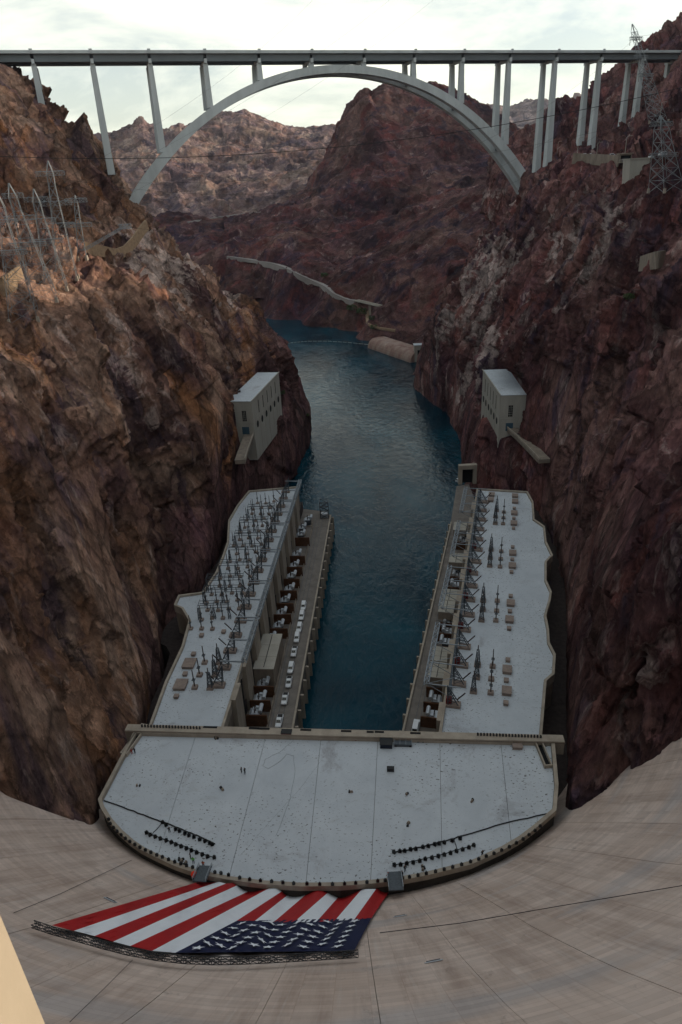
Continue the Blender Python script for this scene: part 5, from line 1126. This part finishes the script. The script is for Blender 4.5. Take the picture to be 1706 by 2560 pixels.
PYL = [pylon('grey lattice pylon at the left frame edge with the lowest feet', (62, 790), (-8, 480), 11, 3.2, (.55, .78), (6, 5), 'pylons on the left ledge'),
 pylon('grey lattice pylon second from the left edge of the photo', (112, 742), (22, 458), 10, 3.0, (.5, .72, .9), (7, 6, 4), 'pylons on the left ledge'),
 pylon('tallest grey lattice pylon, rightmost of the big ones on the left ledge', (168, 690), (120, 402), 9, 2.8, (.48, .66, .9), (7, 7, 6), 'pylons on the left ledge'),
 pylon('grey lattice pylon just left of the tallest one on the left ledge', (142, 715), (84, 472), 9, 2.8, (.5, .7, .9), (7, 6, 5), 'pylons on the left ledge'),
 pylon('small lattice mast with two short arms beside the left pylons', (205, 640), (188, 488), 4, 1.8, (.55, .92), (6, 5), 'pylons on the left ledge', t_=.18),
 pylon('leaning lattice pylon rising past the bridge deck at upper right', (1648, 300), (1581, 60), 9, 3.0, (.5, .68, .86), (6, 5.5, 5), 'pylons on the right slope', t_=.19),
 pylon('lattice pylon at the right frame edge below the bridge', (1668, 470), (1652, 290), 12, 5.0, (.5, .9), (8, 6), 'pylons on the right slope', t_=.19)]
# slanting derrick boom of the left ledge
b0 = hit(204, 628); e = empty('derrick_boom', b0); tp_ = Vector(uy(312, 566, b0.y)); lattice(MB(), (0, 0, 0), tp_-b0, 1.2, 1.0, 14, .12).build('boom', M_steel, e); lattice(MB(), tp_-b0-V(3, 0, 0), tp_-b0+V(3, 0, 0), 2.0, 2.0, 4, .12).build('head_frame', M_steel, e)
tag(e, 'slanting lattice boom reaching out from the left ledge', 'boom')
# --- overhead lines
def sag(a, b_, s_, n=26):
    a, b_ = Vector(a), Vector(b_); return [a.lerp(b_, k/n)-V(0, 0, s_*4*(k/n)*(1-k/n)) for k in range(n+1)]
wire(sag(uy(-60, 388, 380), uy(1760, 205, 380), 12), 0.16, 'heavy dark cable sagging right across the canyon below the arch')
wire(sag(uy(-60, 440, 420), uy(1760, 262, 420), 16), 0.05, 'thin wire sagging just below the heavy cable')
for k, (a, b_, s_) in enumerate([((120, 440), (1590, 95), 40), ((130, 500), (1615, 170), 42), ((60, 520), (1640, 228), 44)]):
    wire(sag(uy(*a, PYL[2][1].y), uy(*b_, PYL[5][1].y), s_), 0.06, f'{["highest", "middle", "lowest"][k]} power line from the left pylons to the leaning right pylon', group='power lines over the canyon')
for k, (a, b_) in enumerate([((30, 560), (1010, -30)), ((60, 620), (1120, -30)), ((120, 470), (820, -40))]):
    wire(sag(uy(*a, PYL[1][1].y), uy(*b_, 620), 8), 0.045, f'{["left", "right", "shortest"][k]} thin line climbing from the left pylons to the top of the sky', group='power lines over the canyon')
for k, (a, b_) in enumerate([((1590, 90), (1790, 20)), ((1612, 100), (1790, 45))]):
    wire(sag(uy(*a, PYL[5][1].y), uy(*b_, 420), 3), 0.06, f'{["upper", "lower"][k]} line from the leaning pylon off to the right', group='power lines over the canyon')
# --- masonry parapet of the old road on the left, and others like it
M_mason = mat('tan_masonry', (0.36, 0.25, 0.16), 0.9, var=0.35, scale=0.5, bump=0.05, bscale=1.0)
def drape_wall(name, label, path, h, w, m_, cat='wall', sink=2.0, seg=5):
    Q_ = []
    for a, b_ in zip(path[:-1], path[1:]):
        for k in range(seg): Q_.append((a[0]+(b_[0]-a[0])*k/seg, a[1]+(b_[1]-a[1])*k/seg))
    Hs = [hit(*q) for q in Q_]; xs = np.array([q[0] for q, h_ in zip(Q_, Hs) if h_ is not None]); ys = np.array([h_.y for h_ in Hs if h_ is not None])
    cf = np.polyfit(xs, np.minimum(ys, np.median(ys)+40), 2); P_ = [Vector(uy(*q, float(np.polyval(cf, q[0]))-2.5)) for q in Q_]
    e = empty(name, P_[0]); tag(e, label, cat)
    for a, b_ in zip(P_[:-1], P_[1:]):
        a, b_ = a-P_[0], b_-P_[0]; MB().bar(a+V(0, 0, (h-sink)/2), b_+(b_-a).normalized()*.1+V(0, 0, (h-sink)/2), w, h+sink).build('wall_section', m_, e)
    return e
drape_wall('retaining_wall', 'curved tan masonry wall of the old road on the left spur', [(206, 622), (235, 630), (262, 634), (290, 641), (315, 632), (338, 607), (358, 578), (371, 563)], 4.0, 1.0, M_mason)
drape_wall('retaining_wall', 'tan masonry wall behind the left pylons at the frame edge', [(2, 732), (20, 722), (42, 705), (62, 690)], 5.0, 1.0, M_mason)
drape_wall('retaining_wall', 'long grey retaining wall along the terrace on the right rim', [(1432, 402), (1460, 404), (1490, 405), (1520, 407), (1552, 410)], 5.0, 0.8, M_conc2)
drape_wall('retaining_wall', 'buff concrete wall holding gravel high on the right cliff', [(1600, 668), (1620, 664), (1640, 660), (1662, 656)], 5.0, 1.0, M_conc2)
# concrete abutment and guard cabin on the right rim
q = hit(1590, 430); e = empty('abutment', q); tag(e, 'pale concrete abutment block under the right rim road', 'abutment')
MB().add([(-4, -3, -16), (3, -3, -16), (7.5, -3, 7), (-5.5, -3, 7), (-4, 8, -16), (3, 8, -16), (7.5, 8, 7), (-5.5, 8, 7)], [(0, 1, 2, 3), (5, 4, 7, 6), (4, 0, 3, 7), (1, 5, 6, 2), (3, 2, 6, 7), (4, 5, 1, 0)]).build('block', M_pale, e); MB().box((1, 2.5, 7.3), (14, 12, .6)).build('cap', M_pale, e)
q = hit(1557, 404); e = empty('guard_cabin', q+V(0, -2, 0)); tag(e, 'small dark cabin with balcony rail on the right rim', 'cabin'); MB().box((0, 0, 2.0), (8, 5, 5)).build('wall', M_conc2, e); MB().box((0, 0, 4.7), (9.4, 6.4, .4)).build('roof', M_conc, e); MB().box((0, -2.55, 2.6), (6.6, .1, 2.0)).build('window', M_dark, e)
for z in (0.4, 1.2): MB().bar((-4.5, -4.2, z), (7.5, -4.2, z), .12).build('rail', M_steel, e)
for k in range(7): MB().bar((-4.5+k*2, -4.2, -.6), (-4.5+k*2, -4.2, 1.2), .12).build('rail_post', M_steel, e)
MB().box((1.5, -3.2, -.7), (12.5, 2.4, .3)).build('balcony', M_conc, e)
# street lamps and cars on the right rim terrace
def street_lamp(label, b_px, h):
    q = hit(*b_px); e = empty('street_lamp', q+V(0, 0, -.5)); tag(e, label, 'street lamp', 'lamps on the right rim'); MB().tube([(0, 0, 0), (0, 0, h)], [.22, .14], 6).build('post', M_pale, e); MB().tube([(0, 0, h), (1.0, 0, h+.7), (2.6, 0, h+.8)], .1, 5).build('arm', M_pale, e); MB().box((3.0, 0, h+.75), (1.1, .4, .25)).build('lamp_head', M_pale, e)
for k, (b_, h) in enumerate([((1394, 383), 10), ((1443, 392), 12), ((1490, 408), 13), ((1562, 392), 12), ((1616, 395), 12), ((1650, 296), 10)]): street_lamp(f'{ORD[k]} street lamp from the left on the right rim', b_, h)
for k, (x, y) in enumerate([(1462, 393), (1475, 393), (1531, 394), (1634, 398), (1660, 392)]):
    q = hit(x, y); p_ = k == 1
    place(pk if p_ else vn, uk if p_ else uv_, q+V(0, 0, .15), ba, f'{ORD[k]} car from the left on the right rim terrace', 'cars on the right rim terrace').scale = (1.2, 1.2, 1.25)
# --- far bank: road with its pale revetment, viaduct, tunnel outlet, boom
M_road = mat('far_road', (0.30, 0.27, 0.25), 0.9, var=0.2, scale=0.05)
def drape_road(name, label, path, w, m_, seg=5, skirt=0.0, lift=0.6):
    P_ = []
    for a, b_ in zip(path[:-1], path[1:]):
        for k in range(seg):
            q = hit(a[0]+(b_[0]-a[0])*k/seg, a[1]+(b_[1]-a[1])*k/seg)
            if q is not None: P_.append(q)
    for _ in range(3): P_ = [P_[0]]+[(P_[i-1]+P_[i]*2+P_[i+1])/4 for i in range(1, len(P_)-1)]+[P_[-1]]
    o = P_[0].copy(); vs = []; n = len(P_)
    for i, p_ in enumerate(P_):
        d = P_[min(i+1, n-1)]-P_[max(i-1, 0)]; d.z = 0; d.normalize(); q = V(-d.y, d.x, 0)*w/2
        if q.y > 0: q = -q
        sk = skirt*(0.75+0.35*math.sin(i*0.55)+0.15*math.sin(i*1.7))
        vs += [p_+q-o+V(0, 0, lift), p_-q-o+V(0, 0, lift), p_-q-o-V(0, 0, 6), p_+q*1.15-o-V(0, 0, max(sk, 2))]
    fs = [(i*4+k, i*4+(k+1) % 4, i*4+4+(k+1) % 4, i*4+4+k) for i in range(n-1) for k in range(4)]+[(3, 2, 1, 0), tuple((n-1)*4+k for k in range(4))]
    tag(MB().add(vs, fs).build(name, m_, None, o), label, kind='structure'); return P_
rp = drape_road('road', 'pale road with revetment along the far bank', [(570, 642), (600, 646), (640, 652), (690, 660), (730, 676), (760, 692), (790, 705), (820, 718), (838, 736), (870, 750), (898, 755)], 7, M_road, skirt=7, lift=1.4)
drape_road('road', 'upper road crossing the far slope', [(468, 556), (510, 549), (560, 541), (610, 534), (660, 530)], 7, M_road, lift=1.0)
drape_road('path', 'dirt track winding down to the far shore', [(925, 772), (918, 790), (922, 808), (945, 818), (1000, 826)], 5, M_mason, lift=.5)
v0, v1 = rp[-1], Vector(uy(952, 768, rp[-1].y-35)); e = empty('viaduct', v0); tag(e, 'short road viaduct on piers above the far shore', 'viaduct'); MB().bar(V(0, 0, 1.6), v1-v0+V(0, 0, 1.6), 8, 1.4).build('deck', M_pale, e); MB().bar(V(0, -3.9, 2.8), v1-v0+V(0, -3.9, 2.8), .3, 1.0).build('parapet', M_conc, e)
for u in (.05, .55): c = (v1-v0)*u; MB().box((c.x, c.y, -7), (3, 3.5, 16)).build('pier', M_conc, e)
# concrete tunnel outlet on the far right shore
o0, o1 = Vector((*at2(932, 868, 0), 0)), Vector((*at2(1040, 905, 0), 0)); e = empty('tunnel_outlet', o0); tag(e, 'rounded stained concrete outlet wall at the far right waterline', 'outlet wall'); d = o1-o0; n_ = V(d.y, -d.x, 0).normalized(); n_ = n_ if n_.y < 0 else -n_
M_outl = mat('outlet_concrete', (0.34, 0.26, 0.215), 0.85, var=0.4, scale=0.08, stretch=(1.5, 1.5, 0.3), col2=(0.22, 0.11, 0.085))
for k in range(6):
    vs = []
    for u in (k/6+.003, (k+1)/6-.003):
        for t_ in np.linspace(0, math.pi/2, 7): vs.append(d*u+n_*(9*math.cos(t_)-2)+V(0, 0, -1+12*math.sin(t_)))
        vs.append(d*u-n_*16+V(0, 0, 11)); vs.append(d*u-n_*16+V(0, 0, -1))
    MB().add(vs, [(i, i+1, 10+i, 9+i) for i in range(8)]+[tuple(range(9)), tuple(range(17, 8, -1))]).build('wall_section', M_outl, e, smooth=False)
e = empty('gatehouse', o1+V(3, 2, 0)); tag(e, 'small pale concrete gatehouse at the end of the outlet wall', 'gatehouse'); MB().box((0, 2, 8), (9, 9, 20)).build('wall', M_pale, e); MB().box((0, 2, 18.2), (10, 10, .5)).build('roof', M_roof, e); MB().box((0, -2.55, 8), (2.4, .3, 10)).build('gate_slot', M_dark, e)
fb = [uz(x, y, 0.1) for x, y in ((700, 862), (735, 856), (770, 853), (820, 853), (870, 856), (925, 862))]
e = empty('float_boom', tuple(map(float, fb[0]))); tag(e, 'string of small floats across the far river', 'float boom')
for a, b_ in zip(fb[:-1], fb[1:]):
    a, b_ = Vector(a)-Vector(fb[0]), Vector(b_)-Vector(fb[0])
    for k in range(4): p_, q_ = a.lerp(b_, k/4), a.lerp(b_, k/4+.2); MB().tube([p_, q_], .32, 6).build('float', M_pale, e)
# tunnel portal and white mast at the end of the right quay
q = Vector(W(1168, 1208, QZ)); e = empty('tunnel_portal', q); tag(e, 'buff concrete tunnel portal at the far end of the right quay', 'portal')
for x in (-4.4, 4.4): MB().box((x, 0, 5), (2.2, 3, 10)).build('jamb', M_conc, e)
MB().box((0, 0, 11), (11, 3, 2.6)).build('lintel', M_conc, e); MB().box((0, 1.2, 5), (6.6, .3, 9.8)).build('doorway', M_dark, e)
# cage hoist at the far end of the left quay
q = Vector(W(812, 1292, QZ)); e = empty('hoist_frame', q); tag(e, 'small steel hoist frame at the far end of the left quay', 'hoist'); lattice(MB(), (0, 0, 0), (0, 0, 10), 4.6, 4.6, 4, .22).build('frame', M_dsteel, e); MB().box((0, 0, 1.2), (3.4, 3.2, 2.2)).build('winch', M_silver, e)
# --- shrubs
def shrub(label, b_px, r, n, group='green shrubs on the rock'):
    q = hit(*b_px); rd = random.Random(int(b_px[0]*7+b_px[1])); e = empty('shrub', q); tag(e, label, 'shrub', group); m_ = MB(); st = MB()
    for k in range(6):
        a = rd.uniform(0, 6.28); st.tube([(0, 0, -.4), (math.cos(a)*r*.5, math.sin(a)*r*.5, r*.7)], [.08, .03], 4)
    st.build('stem', M_rust, e)
    for k in range(n):
        a, z, rr_ = rd.uniform(0, 6.28), rd.uniform(0.1, 1), rd.uniform(.2, 1)**.6; c = V(math.cos(a)*r*rr_*math.sqrt(1-(z-.4)**2*.8), math.sin(a)*r*rr_*math.sqrt(1-(z-.4)**2*.8), z*r*.95)
        u = V(rd.gauss(0, 1), rd.gauss(0, 1), rd.gauss(0, .6)).normalized()*r*.16; w = u.cross(V(rd.gauss(0, 1), rd.gauss(0, 1), rd.gauss(0, 1))).normalized()*r*.07
        m_.add([c-u, c+w, c+u, c-w], [(0, 1, 2, 3)])
    m_.build('foliage', mat('shrub_leaf', (0.06, 0.10, 0.035), 0.8, var=0.4, scale=0.4), e)
for lab, q, r in [('bright green shrub beside the right cliff wall', (1572, 748), 2.6), ('green shrub left of the viaduct on the far bank', (880, 775), 7), ('wide green shrub under the viaduct', (905, 785), 8), ('green shrub on the track below the viaduct', (930, 800), 5), ('green shrub above the far road', (812, 692), 6), ('small green shrub at the waterline of the left spur', (706, 985), 2.5), ('tiny green shrub on the left spur ridge', (768, 1040), 2.0), ('green shrub below the far shore track', (935, 822), 5)]:
    shrub(lab, q, r, 260)

# --- canyon air
hb_ = MB(); hb_.box((0, 2300, 330), (16000, 8000, 740))
hm = bpy.data.materials.new('haze_air'); hm.use_nodes = True; ht = hm.node_tree; ht.nodes.clear(); ho = N('ShaderNodeOutputMaterial', ht); hv = N('ShaderNodeVolumePrincipled', ht)
hv.inputs['Color'].default_value = (0.72, 0.80, 0.98, 1); hv.inputs['Density'].default_value = 0.000020; hv.inputs['Anisotropy'].default_value = 0.2; ht.links.new(hv.outputs[0], ho.inputs['Volume'])
tag(hb_.build('haze', hm), kind='stuff')

# small steel inspection plates on the dam face
for k, (x, y) in enumerate([(1084, 2403), (1000, 2290), (277, 2250)]):
    p_ = dam_hit(x, y, 0.15); nn = V(DX-p_.x, 0.9*(dam_y0(p_.z)+dam_r(p_.z)-p_.y), 60).normalized(); e = empty('inspection_plate', p_); e.rotation_euler = nn.to_track_quat('Z', 'Y').to_euler()
    MB().box((0, 0, 0), (2.6, 1.2, .12)).build('plate', M_silver, e); MB().box((0, 0, .1), (2.0, .25, .14)).build('hinge', M_dsteel, e); tag(e, ['pale steel plate on the dam face right of the flag', 'pale steel plate just right of the flag end', 'pale steel plate on the dam face left of the flag'][k], 'plate', 'plates on the dam face')
